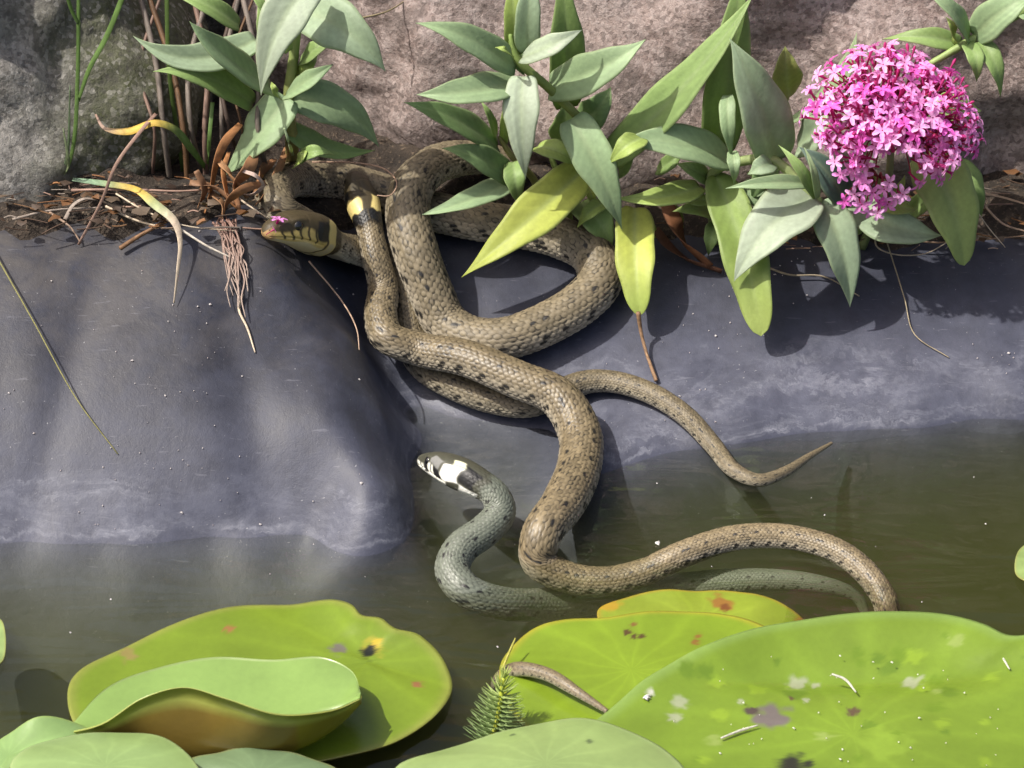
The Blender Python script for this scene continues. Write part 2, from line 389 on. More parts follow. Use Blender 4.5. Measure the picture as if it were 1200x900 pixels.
wx0, wx1, wy0, wy1, wz = -.88, .88, -1.10, .10, -.3
wv = [(x, y, z) for z in (wz, 0.) for y in (wy0, wy1) for x in (wx0, wx1)]
wf = [(0, 2, 3, 1), (4, 5, 7, 6), (0, 1, 5, 4), (2, 6, 7, 3), (0, 4, 6, 2), (1, 3, 7, 5)]
tag(mk('pond_water', wv, wf, M['water'], smooth=False), 'murky olive green pond water', None, None, 'structure')

def rock(name, c, size, seed, mat, label, pw=3.2, res=90, rough=1., yaw=0., lean=.24):
    a = np.linspace(-1, 1, res); G = []
    F = []
    for ax in range(3):
        for sg in (-1, 1):
            U, V_ = np.meshgrid(a, a, indexing='ij'); w = np.full_like(U, sg)
            arr = [None] * 3; arr[ax] = w; arr[(ax + 1) % 3] = U; arr[(ax + 2) % 3] = V_ * sg
            off = sum(len(g) for g in G); G.append(np.stack(arr, -1).reshape(-1, 3)); F.append(gridF(res, res, off=off))
    P = np.vstack(G); F = np.vstack(F)
    P = P / ((np.abs(P) ** pw).sum(1, keepdims=True)) ** (1 / pw)
    D = P.copy(); P = P * (np.asarray(size) / 2)
    o = Vector((seed * 7.3, seed * 3.1, seed * 1.7)); sm = min(size)
    d = np.array([noise.fractal(Vector(p) * (2.2 / sm) + o, 1.0, 2.0, 3) * .10 * sm +
                  (noise.fractal(Vector(p) * 30 + o, .9, 2.1, 5)) * .0065 * rough for p in P])
    P = P + norm(D) * d[:, None]
    cz, sz = math.cos(yaw), math.sin(yaw)
    P = np.c_[P[:, 0] * cz - P[:, 1] * sz, P[:, 0] * sz + P[:, 1] * cz, P[:, 2]]
    cl_, sl_ = math.cos(lean), math.sin(lean)
    P = np.c_[P[:, 0], P[:, 1] * cl_ + P[:, 2] * sl_, P[:, 2] * cl_ - P[:, 1] * sl_]
    ob = mk(name, P, F, mat); ob.location = Vector(c)
    # weld cube seams
    import bmesh
    bm = bmesh.new(); bm.from_mesh(ob.data); bmesh.ops.remove_doubles(bm, verts=bm.verts, dist=1e-6); bm.to_mesh(ob.data); bm.free()
    tag(ob, label, 'rock'); return ob
rock('rock', (-.475, .258, .125), (.57, .40, .36), 1, M['rockL'], 'grey weathered boulder with a mossy edge behind the grass stems', yaw=.06)
rock('rock', (.375, .376, .20), (1.13, .40, .46), 4, M['rockR'], 'long pinkish grey boulder behind the flowering plants', pw=4.)
rock('rock', (-.17, .42, .17), (.34, .30, .40), 6, M['rockD'], 'dark stone deep in the gap between the two boulders', res=50)

# ------------------------------------------------------------------ snakes
HT = np.array([0, .012, .04, .1, .2, .35, .5, .65, .8, .95])
HW = np.array([0, .17, .29, .40, .52, .70, .86, .99, 1.0, .90])
HU = np.array([0, .14, .26, .40, .55, .72, .80, .84, .85, .82])
HB = np.array([0, .12, .21, .30, .40, .50, .58, .65, .70, .72])
def hash2(i, j, k=0.):
    v = np.sin(i * 127.1 + j * 311.7 + k * 74.7) * 43758.5453; return v - np.floor(v)
SNAKES = {}
def snake(name, ctrl, prof, headR, headL, style, label, mat='snake', head=True, seed=1., rows=21):
    """ctrl: world points along the spine from the snout; prof: list of (fraction of length, radius)"""
    C = catmull(np.array(ctrl), 40)
    L = length(C)
    pf = np.array(prof)
    Rf = lambda s: np.interp(s / L, pf[:, 0], pf[:, 1])
    # spacing along the body follows the girth
    sv = [0.]
    if head:
        sv += list(headL * np.array([.004, .012, .022, .035, .05, .07]))
    while sv[-1] < L: sv.append(sv[-1] + max(.00035, .062 * float(Rf(sv[-1]))))
    s = np.array(sv[:-1] + [L]); n = len(s)
    P, _ = resample(C, s)
    P = smooth1(P, 13)
    T = norm(np.gradient(P, s, axis=0)); T = norm(smooth1(T, 21))
    upz = np.array([0, 0, 1.])
    N = norm(upz - T * (T @ upz)[:, None]); Bn = np.cross(T, N)
    rl = (style.get('roll', 0.) * sst(3.2, 1.3, s / headL))[:, None] if head else np.zeros((n, 1))
    N, Bn = N * np.cos(rl) + Bn * np.sin(rl), Bn * np.cos(rl) - N * np.sin(rl)   # Bn: snake's right... (T x N)
    m = 156
    # vertices packed a little denser on the back and flanks than below
    ph = np.linspace(-math.pi, math.pi, m, endpoint=False) + math.pi / m
    R = Rf(s)
    W_ = R.copy(); U_ = R * .95; D_ = R * .88
    if head:
        t = s / headL; k = sst(.93, 1.35, t)
        W_ = np.interp(t, HT, HW) * headR * .92 * (1 - k) + W_ * k
        U_ = np.interp(t, HT, HU) * headR * (1 - k) + U_ * k
        D_ = np.interp(t, HT, HB) * headR * (1 - k) + D_ * k
        hb = sst(.9, 1.12, t)
    else:
        t = s * 0 + 9; hb = np.ones(n)
    ex = 2 / (2.0 + .55 * (1 - hb))[:, None]
    sp, cp = np.sin(ph)[None], np.cos(ph)[None]
    xx = np.sign(sp) * np.abs(sp) ** ex * W_[:, None]
    zz = np.sign(cp) * np.abs(cp) ** ex
    zz = np.where(zz > 0, zz * U_[:, None], zz * D_[:, None])
    # broad belly plates are flat underneath
    zz = np.maximum(zz, -(.80 * D_ + .2 * D_ * (1 - hb))[:, None])
    # ---- scale relief
    v = np.r_[0, np.cumsum(np.diff(s) / (0.325 * np.maximum(R[1:], .0018)))]
    A = R_(128); u = (ph + A) / (2 * A) * rows
    Um, Vm = np.broadcast_to(u[None], (n, m)), np.broadcast_to(v[:, None], (n, m))
    best = np.full((n, m), 9.); sec = np.full((n, m), 9.); bi = np.zeros((n, m)); bj = np.zeros((n, m)); bdu = np.zeros((n, m)); bdv = np.zeros((n, m))
    i_ = np.floor(Um)
    for di in (-1, 0, 1):
        ii = i_ + di
        off = np.where(np.mod(ii, 2) > .5, .5, 0.)
        j0 = np.floor(Vm - off)
        for dj in (0, 1):
            jj = j0 + dj
            du = Um - (ii + .5); dv = Vm - (jj + off)
            mm = (np.abs(du) / .82) ** 1.5 + (np.abs(dv) / .72) ** 1.5
            b = mm < best
            sec = np.where(b, best, np.minimum(sec, mm))
            best = np.where(b, mm, best); bi = np.where(b, ii, bi); bj = np.where(b, jj, bj); bdu = np.where(b, du, bdu); bdv = np.where(b, dv, bdv)
    gap = np.clip((sec - best) / .42, 0, 1)
    dors = sst(131, 125, np.degrees(np.abs(ph)))[None]
    fv = Vm * 0.9 - np.floor(Vm * 0.9)
    fl = sst(60, 110, np.degrees(np.abs(ph)))[None]
    hd = ((.8 + .35 * fl) * gap ** .6 + (.55 + .25 * fl) * bdv + .25 * np.exp(-(bdu / .09) ** 2) * gap - .6)
    hv = (.85 * fv * (fv < .9) - .5)
    hrel = (hd * dors + hv * (1 - dors)) * .046 * R[:, None] * hb[:, None]
    nx = xx; nz_ = zz; ln = np.sqrt(nx ** 2 + nz_ ** 2) + 1e-9
    xx = xx + nx / ln * hrel; zz = zz + nz_ / ln * hrel
    if head:   # brow ridge, lip groove
        adeg = np.degrees(np.abs(ph))[None]
        tt = t[:, None]
        brow = .07 * headR * np.exp(-((adeg - 52) / 11) ** 2) * np.exp(-((tt - .34) / .10) ** 2)
        lip = -.05 * headR * np.exp(-((adeg - (112 - 6 * np.sin(tt * 5))) / 4.0) ** 2) * sst(.02, .08, tt) * sst(.80, .68, tt)
        plate = -.018 * headR * (np.exp(-((tt - .47) / .008) ** 2) + np.exp(-((tt - .27) / .008) ** 2) + np.exp(-((tt - .15) / .006) ** 2) + np.exp(-((tt - .70) / .008) ** 2)) * (adeg < 60)
        plate += -.018 * headR * np.exp(-(adeg / 4.) ** 2) * ((tt > .47) & (tt < .70) | (tt > .08) & (tt < .27))
        dd = brow + lip + plate
        xx = xx + nx / ln * dd; zz = zz + nz_ / ln * dd
    V = P[:, None] + Bn[:, None] * xx[..., None] + N[:, None] * zz[..., None]
    # ---- colour
    ad = np.broadcast_to(np.degrees(np.abs(ph))[None], (n, m)); side = np.sign(ph)[None]
    c3 = lambda c: np.asarray(c)[None, None]
    ct, cs_, cb = style['top'], style['side'], style['belly']
    f1 = sst(50, 105, ad)[..., None]; f2 = sst(112, 128, ad)[..., None]
    c = c3(ct) * (1 - f1) + c3(cs_) * f1; c = c * (1 - f2) + c3(cb) * f2
    hsh = hash2(bi, bj, seed)
    c = c * (1 + style['var'] * (hsh - .5) * dors)[..., None]
    lng = np.sin(Vm * .043 + seed) + np.sin(Vm * .017 + 2 * seed)
    c = c * (1 + .07 * lng)[..., None]
    gr = sst(.0, style['gw'], gap) * dors + (1 - dors) * sst(0, .12, fv)
    gdm = style['gd'] * (1 - .55 * fl) ; c = c * (gdm + (1 - gdm) * gr)[..., None]
    c = c * (1 + .35 * fl * dors * (np.clip(bdv + .15, -.3, .4)))[..., None]
    # black marks set on single scales
    row = bi
    r1 = (np.abs(row - 7) < .5) | (np.abs(row - 13) < .5)
    r2 = (np.abs(row - 2) < .5) | (np.abs(row - 18) < .5) | (np.abs(row - 3) < .5) | (np.abs(row - 17) < .5)
    jm = np.floor(bj / 4)
    mk1 = r1 & (np.mod(bj + np.floor(3 * hash2(jm, row, 3.)), 4) < .5) & (hash2(jm, row, 5.) < style['spots'])
    mk2 = r2 & (np.mod(bj + (row > 10) + np.floor(2 * hash2(jm, 1. + (row > 10), 8.)), 4) < .5) & (hash2(jm, row, 9.) < style['bars'])
    mk3 = (hash2(bi, bj, seed + 2.) < style['speck'])
    bo = bdu + .35 * bdv
    half = sst(-.5, -.4, bdv) * sst(.44, .32, np.abs(bo - .18 * np.sign(10 - row)))
    edge = sst(.34, .42, np.abs(bdu) + .3 * np.abs(bdv))
    blk = np.maximum(np.maximum(mk1 * half, mk2 * half), mk3 * edge * .9) * dors
    bchk = (hash2(np.floor(Vm * .9), side, seed + 4.) < style['check']) * sst(133, 138, ad) * (1 - dors)
    blk = np.maximum(blk, bchk) * hb[:, None]
    c = c * (1 - blk)[..., None] + c3((.012, .011, .010)) * blk[..., None]
    if head:
        tt = np.broadcast_to(t[:, None], (n, m)) + .006 * np.sin(ad * .21 + side * 2) + .022 * np.sin(ad * .085 + 1.3)
        aa = ad + 6 * np.sin(tt * 15 + side)
        hc = np.ones((n, m, 3)) * c3(style['htop'])
        def put(mask, col):
            nonlocal hc
            hc = hc * (1 - mask)[..., None] + c3(col) * mask[..., None]
        def box(t0, t1, a0, a1, st=.02, sa=5.):
            return sst(t0 - st, t0 + st, tt) * sst(t1 + st, t1 - st, tt) * sst(a0 - sa, a0 + sa, aa) * sst(a1 + sa, a1 - sa, aa)
        put(box(-1, .74, 82, 200, .01, 5), style['lip'])
        put(box(.02, .74, 122, 200, .01, 6), style['chin'])
        put(box(-1, .10, 60, 200, .03, 10), style['snout'])
        for b_ in (.20, .30, .395, .49, .585): put(box(b_ - .013, b_ + .013, 78, 113, .008, 4) * .95, (.012, .01, .008))
        put(box(.055, .075, 62, 76, .008, 3), (.01, .01, .01))
        for (t0, t1, a0, a1, col) in style['marks']: put(box(t0, t1, a0, a1, .014, 4.), col)
        hk = sst(1.14, 1.24, tt)[..., None]
        c = hc * (1 - hk) + c * hk
    V = V.reshape(-1, 3); F = gridF(n, m, True)
    tipv = np.vstack([P[0] - T[0] * .0004, P[-1] + T[-1] * R[-1]])
    k0 = len(V); j = np.arange(m); j2 = (j + 1) % m
    caps = np.r_[np.c_[np.full(m, k0), j2, j], np.c_[np.full(m, k0 + 1), (n - 1) * m + j, (n - 1) * m + j2]]
    V = np.vstack([V, tipv]); cc = np.vstack([c.reshape(-1, 3), c[0, 0], c[-1, 0]])
    # caps as degenerate-free quads are not needed: fold triangles in as quads with a doubled edge midpoint
    me_faces = F
    root = empty(name, (P[n // 2][0], P[n // 2][1], max(P[:, 2].min(), -.1)))
    body = mk('body', V, me_faces, M[mat], root, np.clip(cc, 0, 1))
    if head:
        es = style.get('eye', (.30, .22, .09))
        ie = int(np.argmin(np.abs(t - .355)))
        for sg in (-1, 1):
            a = math.radians(66) * sg
            ctr = P[ie] + Bn[ie] * math.sin(a) ** 1 * W_[ie] * .93 + N[ie] * math.cos(a) * U_[ie] * 1.02
            er = headR * .24
            out_ = norm(Bn[ie] * sg * 1.0 + N[ie] * .28)
            a1 = T[ie]; a2 = np.cross(out_, a1); a2 = norm(a2); a1 = np.cross(a2, out_)
            V2 = []; col2 = []
            nu, nv = 9, 18
            for q in range(nu):
                th = q / (nu - 1) * math.pi * .62
                for w in range(nv):
                    al = 2 * math.pi * w / nv
                    V2.append(ctr + er * (out_ * (math.cos(th) - .35) + math.sin(th) * (math.cos(al) * a1 + math.sin(al) * a2)))
                    col2.append((.006, .006, .007) if th < .98 else (tuple(.5 * q for q in es) if th < 1.18 else (.02, .018, .012)))
            mk('eye', V2, gridF(nu, nv, True), M['gloss'], root, col2)
    tag(root, label, 'snake')
    SNAKES[name + str(len(SNAKES))] = (P, R)
    return root

YEL = (.62, .50, .19); BLK = (.010, .010, .010)
ST_A = dict(roll=-.16, top=(.150, .122, .074), side=(.30, .27, .205), belly=(.46, .42, .32), var=.62, gw=.6, gd=.20, spots=.75, bars=.7, speck=.09, check=.35,
            htop=(.050, .038, .018), lip=(.50, .38, .13), chin=(.55, .48, .30), snout=(.36, .23, .10), eye=(.42, .30, .12),
            marks=[(.60, .77, 50, 98, BLK), (.78, .97, 44, 180, YEL), (.79, .95, 108, 180, (.45, .40, .25)), (.99, 1.16, 26, 88, BLK)])
ST_B = dict(ST_A, roll=0., top=(.175, .138, .080), side=(.36, .32, .245), var=.55, spots=.95, bars=1., speck=.10,
            marks=[(.60, .76, 50, 98, BLK), (.76, 1.0, 16, 180, YEL), (1.01, 1.17, 0, 110, BLK)])
ST_C = dict(roll=-.35, top=(.130, .145, .112), side=(.21, .225, .185), belly=(.4, .4, .36), var=.22, gw=.5, gd=.42, spots=.8, bars=.75, speck=.02, check=.3,
            htop=(.060, .060, .042), lip=(.66, .66, .58), chin=(.7, .7, .64), snout=(.11, .11, .09), eye=(.55, .55, .5),
            marks=[(.31, .39, 62, 115, BLK), (.55, .68, 78, 108, BLK), (.44, .66, 44, 78, (.20, .20, .19)), (.70, .90, 50, 104, (.86, .86, .80)), (.76, .90, 22, 46, (.70, .70, .50)),
                   (.92, 1.10, 30, 96, BLK), (.91, 1.14, 103, 180, (.78, .78, .72))])
ST_D = dict(ST_A, top=(.158, .130, .082), side=(.34, .30, .23), belly=(.50, .47, .37), var=.5, spots=.85, bars=.95, speck=.07)

# coiled snake whose two ends vanish under the plants
pD = [S(612, 205, .012), S(585, 190, .018), S(545, 186, .026), S(505, 196, .034), S(482, 222, .037), S(478, 255, .034), S(489, 300, .031), S(506, 345, .022),
      S(522, 378, .014), S(552, 396, .013), S(590, 398, .013), S(636, 382, .013), S(680, 356, .013), S(703, 328, .013), S(694, 299, .013), S(655, 279, .013), S(600, 266, .013),
      S(550, 258, .012), S(500, 246, .012), S(450, 228, .013), S(395, 213, .014), S(345, 212, .016), S(321, 228, .016), S(330, 247, .013), S(362, 264, .010), S(395, 284, .009),
      S(424, 284, .008), S(446, 272, .007)]
snake('grass_snake', pD, [(0, .0085), (.08, .0120), (.2, .0130), (.5, .0130), (.7, .0124), (.84, .0108), (.9, .0090), (1, .0045)], 0, 1, ST_D,
      'thick olive brown snake coiled in a loop, its head hidden under the leaves', head=False, seed=4.)
# dark headed snake with the tail trailing to the right
pA = [S(307, 273, .020), S(330, 270, .021), S(356, 273, .021), S(385, 284, .018), S(408, 295, .015), S(432, 299, .0135), S(456, 306, .011), S(472, 330, .0095), S(478, 362, .0095),
      S(482, 395, .009), S(496, 425, .009), S(530, 449, .009), S(575, 467, .009), S(620, 473, .009), S(655, 460, .0085), S(688, 448, .0075), S(720, 448, .007), S(762, 461, .0065),
      S(803, 487, .006), Z(835, 521, .006), Z(860, 551, .003), Z(888, 563, .0015), Z(920, 553, .001), Z(948, 535, .001), Z(975, 519, .002)]
snake('grass_snake', pA, [(0, .0075), (.12, .0088), (.2, .0092), (.4, .0098), (.52, .0088), (.62, .0068), (.75, .0058), (.86, .0042), (.93, .0028), (1, .0009)], .0150, .048, ST_A,
      'brown snake with a yellow collar resting its dark head on the liner fold', seed=1.)
# long snake that runs down into the water
pB = [S(414, 204, .030), S(419, 220, .036), S(425, 238, .036), S(432, 262, .034), S(440, 300, .031), S(449, 338, .027), S(446, 370, .026), S(455, 396, .026), S(492, 410, .031), S(548, 421, .034),
      S(608, 446, .033), S(654, 466, .027), S(679, 506, .0145), Z(679, 545, .012), Z(660, 590, .011), Z(634, 628, .008), Z(632, 658, -.004), Z(662, 676, -.011), Z(705, 682, -.0125), Z(752, 672, -.009), Z(800, 650, -.001),
      Z(860, 631, .003), Z(925, 630, .003), Z(985, 648, .001), Z(1024, 682, -.004), Z(1040, 715, -.012), Z(1030, 765, -.04), Z(950, 815, -.06), Z(820, 840, -.06), Z(690, 845, -.055),
      Z(605, 830, -.035), Z(586, 800, -.006), Z(604, 785, .008), Z(640, 790, .013), Z(678, 812, .013), Z(712, 834, .010)]
snake('grass_snake', pB, [(0, .0068), (.05, .0070), (.10, .0090), (.17, .0108), (.28, .0120), (.335, .0120), (.375, .0106), (.41, .0088), (.46, .0076), (.52, .0072), (.62, .0066), (.72, .0058), (.85, .0050), (.93, .0042), (.97, .0032), (1, .0012)], .0105, .040, ST_B,
      'long brown snake running over the coils down into the water and under the lily pads', mat='snake_wet', seed=2.)
# grey swimming snake
pC = [Z(491, 539, .019), Z(512, 546, .023), Z(535, 555, .026), Z(560, 567, .025), Z(580, 581, .021), Z(586, 600, .015), Z(568, 622, .010), Z(540, 643, .006), Z(530, 668, .001), Z(546, 692, -.004),
      Z(585, 707, -.013), Z(645, 709, -.028), Z(710, 700, -.033), Z(800, 688, -.023), Z(890, 680, -.018), Z(960, 685, -.019), Z(1005, 701, -.026), Z(1020, 740, -.040)]
snake('grass_snake', pC, [(0, .0078), (.12, .0080), (.25, .0090), (.5, .0095), (.75, .0075), (.9, .005), (1, .0015)], .0108, .044, ST_C,
      'grey green snake with a white collar swimming with its head raised', mat='snake_wet', seed=3.)
_ks = list(SNAKES)
for a_ in range(4):
    for b_ in range(a_, 4):
        Pa, Ra = SNAKES[_ks[a_]]; Pb, Rb = SNAKES[_ks[b_]]
        Pa, Ra, Pb, Rb = Pa[::8], Ra[::8], Pb[::8], Rb[::8]
        d_ = np.linalg.norm(Pa[:, None] - Pb[None], axis=-1) - (Ra[:, None] + Rb[None])
        if a_ == b_:
            k_ = np.abs(np.arange(len(Pa))[:, None] - np.arange(len(Pb))[None]); d_ = np.where(k_ < 60, 1, d_)
        i_, j_ = np.unravel_index(np.argmin(d_), d_.shape)
        print('CLEAR', _ks[a_], _ks[b_], round(float(d_.min()) * 1000, 1), 'mm at', np.round(Pa[i_], 3), 'counts', int((d_ < -.003).sum()))

# ------------------------------------------------------------------ leaves, stems, straws
def leaf(parent, base, tip, w, yb, yt, col, bend=0., bulge=.010, roll=0., fold=.26, wav=.06, shape=(.20, .8, 1.2), nm='leaf', up=.55, mid=None, blot=None):
    """lance-shaped leaf; base/tip photo pixels, yb/yt their world depth, w its width in photo pixels"""
    b = Y(*base, yb); t_ = Y(*tip, yt)
    mp = mpp((b + t_) / 2)
    dpx = np.array([tip[0] - base[0], tip[1] - base[1]], float); pl = np.linalg.norm(dpx); pn = np.array([-dpx[1], dpx[0]]) / pl
    c = (b + t_) / 2 + (RGT * pn[0] - UPV * pn[1]) * bend * 2 * mp - FWD * bulge * 2
    n, m = 34, 13
    t = np.linspace(0, 1, n)[:, None]
    P = (1 - t) ** 2 * b + 2 * t * (1 - t) * c + t ** 2 * t_
    T = norm(np.gradient(P, axis=0))
    nr = norm(-FWD * 1.0 + np.array([0, 0, up]))
    Sd = norm(np.cross(T, nr)); Nn = np.cross(Sd, T)
    rl = roll + .25 * np.sin(t * 3 + base[0])
    Sd, Nn = Sd * np.cos(rl) + Nn * np.sin(rl), -Sd * np.sin(rl) + Nn * np.cos(rl)
    tt = t[:, 0]; a0, p1, p2 = shape
    wd = (a0 * (1 - tt) + tt ** p1) * (1 - tt) ** p2; wd = wd / wd.max() * w * mp * .49
    q = np.linspace(-1, 1, m)[None]
    ww = wd[:, None] * (1 + .04 * np.sin(tt * 17 + base[1]))[:, None]
    up_ = fold * np.abs(q) * ww + wav * ww * np.sin(tt[:, None] * 9 + base[0] + q * 1.5) * np.abs(q)
    up_ = up_ - .10 * ww * (q ** 4)
    V = P[:, None] + Sd[:, None] * (q * ww)[..., None] + Nn[:, None] * up_[..., None]
    c0 = np.asarray(col, float)
    lv = .05 * np.sin((tt[:, None] * 1.6 - np.abs(q) * .30) * 38) * (np.abs(q) < .9)
    cc = np.tile(c0, (n, m, 1)) * (1 + .06 * np.sign(q) * (1 if base[0] % 2 else -1) + lv)[..., None] * (1 + .10 * rng.normal(size=(1, m, 1)) * .5 + .12 * np.sin(tt * 5 + base[1])[:, None, None] * .5)
    rib = np.exp(-(q / .16) ** 2) * (.75 - .5 * tt[:, None])
    cc = cc * (1 - rib[..., None] * .55) + np.array([.34, .42, .22]) * (rib * .55)[..., None]
    ed = (np.abs(q) > .95) * .35 * np.ones((n, 1))
    cc = cc * (1 - ed[..., None]) + np.array([.36, .42, .22]) * ed[..., None]
    if mid is not None:                        # a second tone towards the tip
        k = sst(.35, 1., tt)[:, None, None]; cc = cc * (1 - k) + np.asarray(mid) * k
    if blot:
        for (bt, bq, br) in blot:
            k = np.exp(-(((tt[:, None] - bt) / br) ** 2 + ((q - bq) / (br * 3)) ** 2))[..., None]; cc = cc * (1 - k) + np.array([.07, .05, .02]) * k
    o = mk(nm, V.reshape(-1, 3), gridF(n, m), M['leaf'], parent, np.clip(cc.reshape(-1, 3), 0, 1))
    sm = o.modifiers.new('thick', 'SOLIDIFY'); sm.thickness = .00045; sm.offset = 0
    return o
def ribbon(name, C, wid, cols, parent=None, twist=0., mat='straw', n=7, th=.0003):
    C = np.asarray(C, float); wid = np.broadcast_to(np.asarray(wid, float), (len(C),))
    cl = np.array([cols[min(i, len(cols) - 1)] if len(cols) > 1 else cols[0] for i in range(len(C))]) if len(cols) != len(C) else np.array(cols)
    D = catmull(np.c_[C, wid, cl], n); P = D[:, :3]; T = norm(np.gradient(P, axis=0))
    nr = norm(-FWD + np.array([0, 0, .4])); Sd = norm(np.cross(T, nr)); Nn = np.cross(Sd, T)
    a = (np.linspace(0, 1, len(P)) * twist)[:, None]
    Sd, Nn = Sd * np.cos(a) + Nn * np.sin(a), -Sd * np.sin(a) + Nn * np.cos(a)
    h = D[:, 3:4] / 2
    V = np.stack([P - Sd * h, P + Nn * h * -.35, P + Sd * h], 1)
    c = np.repeat(D[:, None, 4:7], 3, 1) * (1 + .12 * rng.normal(size=(len(P), 3, 1)))
    o = mk(name, V.reshape(-1, 3), gridF(len(P), 3), M[mat], parent, np.clip(c.reshape(-1, 3), 0, 1))
    sm = o.modifiers.new('thick', 'SOLIDIFY'); sm.thickness = th; sm.offset = 0
    return o
MP = .00048
G1 = (.29, .40, .22); G2 = (.25, .365, .125); G3 = (.335, .435, .285); G4 = (.33, .43, .12); G5 = (.43, .48, .10); G6 = (.40, .47, .355); G7 = (.19, .30, .12)

# --- left plant
y0 = .112
pl = empty('valerian_plant', S(340, 196, 0)); tag(pl, 'leafy green plant with brown stalk rooted beside the dark headed snake', 'plant', 'broad leaved plants on the bank')
tube('stem', [S(342, 196, .0), Y(342, 165, y0), Y(338, 118, y0), Y(345, 60, y0 + .005), Y(352, -20, y0 + .01)], [.0042, .004, .0034, .003, .003], M['stem'], pl, (.26, .20, .07), (.2, .3, .1))
for a in [((300, 46), (156, 42), 40, y0 + .01, y0 - .01, G3, -26, .008, .3), ((280, 30), (200, -8), 30, y0 + .02, y0 + .02, G2, 4),
          ((318, 72), (302, 6), 28, y0 + .005, y0, G2, 3), ((352, 72), (392, 42), 26, y0 + .01, y0 + .01, G2, 2), ((345, 100), (372, 66), 24, y0 + .01, y0 + .01, G4, 2),
          ((318, 104), (222, 25), 46, y0, y0 - .03, G1, -5), ((296, 122), (179, 84), 33, y0, y0 - .02, G2, 12),
          ((355, 14), (452, 84), 62, y0 - .005, y0 - .03, G3, -10, .012, -.1), ((335, 112), (391, 75), 27, y0 - .01, y0 - .02, G1, 2),
          ((335, 147), (440, 176), 30, y0, y0 + .012, G2, 14, .004), ((342, 116), (444, 172), 52, y0, y0 + .008, G1, -16, .006),
          ((336, 114), (262, 207), 54, y0 - .004, y0 - .014, G1, -4, .005), ((366, -24), (306, 112), 56, y0 - .02, y0 - .045, G6, 10, .012),
          ((350, 188), (392, 182), 18, y0 - .01, y0 - .015, G2, -6), ((345, 195), (362, 172), 13, y0 - .01, y0 - .01, G4, 2),
          ((328, 116), (318, 96), 9, y0 - .02, y0 - .02, G4, 0), ((338, 60), (318, -5), 18, y0 - .01, y0 - .02, G1, 3), ((330, 40), (292, -8), 20, y0 + .005, y0, G2, 3)]:
    leaf(pl, *a)
# --- middle plant
y1 = .130
pm = empty('valerian_plant', S(690, 262, 0)); tag(pm, 'leafy plant with a slanting stem and one long yellow leaf overhanging the coiled snake', 'plant', 'broad leaved plants on the bank')
tube('stem', [S(700, 268, 0), Y(712, 200, y1 - .01), Y(684, 146, y1 - .018), Y(645, 105, y1 - .02), Y(604, 66, y1 - .022), Y(598, 40, y1 - .02)], [.0032, .003, .0027, .0026, .0024, .0012], M['stem'], pm, (.24, .22, .08), (.22, .32, .09))
tube('stem', [S(640, 262, 0), Y(628, 215, y1), Y(596, 178, y1 - .005), Y(585, 160, y1 - .005)], [.0028, .0024, .002, .001], M['stem'], pm, (.2, .22, .08), (.25, .22, .08))
tube('stem', [S(668, 262, 0), Y(662, 225, y1), Y(650, 195, y1), Y(640, 170, y1)], [.0024, .002, .0018, .001], M['stem'], pm, (.2, .26, .08))
for a in [((664, 125), (658, -40), 46, y1 + .01, y1 + .005, G2, 2), ((604, 62), (596, -30), 26, y1 - .015, y1 - .01, G4, 2), ((618, 62), (624, -40), 32, y1 - .02, y1 - .01, G3, -2),
          ((655, 178), (662, 118), 34, y1 + .005, y1, G2, 2), ((676, 152), (716, 102), 40, y1, y1 - .005, G7, 4), ((606, 62), (615, 90), 24, y1 - .01, y1 - .012, G7, 0),
          ((645, 103), (757, 46), 52, y1 - .015, y1 - .03, G1, 8), ((583, 172), (473, 120), 38, y1 - .005, y1 - .03, G7, 6), ((582, 165), (563, 118), 12, y1, y1 - .01, G2, 3), ((590, 170), (592, 112), 12, y1, y1 - .005, G4, 1),
          ((604, 80), (487, 27), 38, y1 - .022, y1 - .035, G1, 7), ((608, 97), (488, 111), 44, y1 - .022, y1 - .045, G1, -5), ((598, 208), (518, 174), 36, y1 - .01, y1 - .03, (.2, .3, .13), 6),
          ((600, 212), (493, 252), 32, y1 - .01, y1 - .045, G1, -5), ((602, 190), (610, 243), 26, y1 - .012, y1 - .02, G2, 2), ((630, 172), (680, 196), 28, y1 - .015, y1 - .025, G4, -4),
          ((680, 238), (717, 292), 42, y1 - .01, y1 - .03, G2, -4), ((706, 238), (676, 268), 20, y1 - .02, y1 - .028, G4, 3), ((664, 220), (640, 262), 22, y1 - .012, y1 - .02, G2, 2), ((690, 215), (700, 250), 12, y1 - .01, y1 - .015, G5, 2)]:
    leaf(pm, *a)
leaf(pm, (612, 68), (682, 35), 30, y1 - .025, y1 - .035, G6, 3)
leaf(pm, (613, 90), (616, 210), 44, y1 - .03, y1 - .05, G6, 3)
leaf(pm, (670, 139), (729, 269), 50, y1 - .025, y1 - .05, G1, -3)
leaf(pm, (680, 202), (541, 325), 56, y1 - .02, y1 - .065, G5, -3, .012, mid=(.36, .42, .09))
leaf(pm, (600, 66), (580, 56), 10, y1 - .03, y1 - .032, G4, 1)
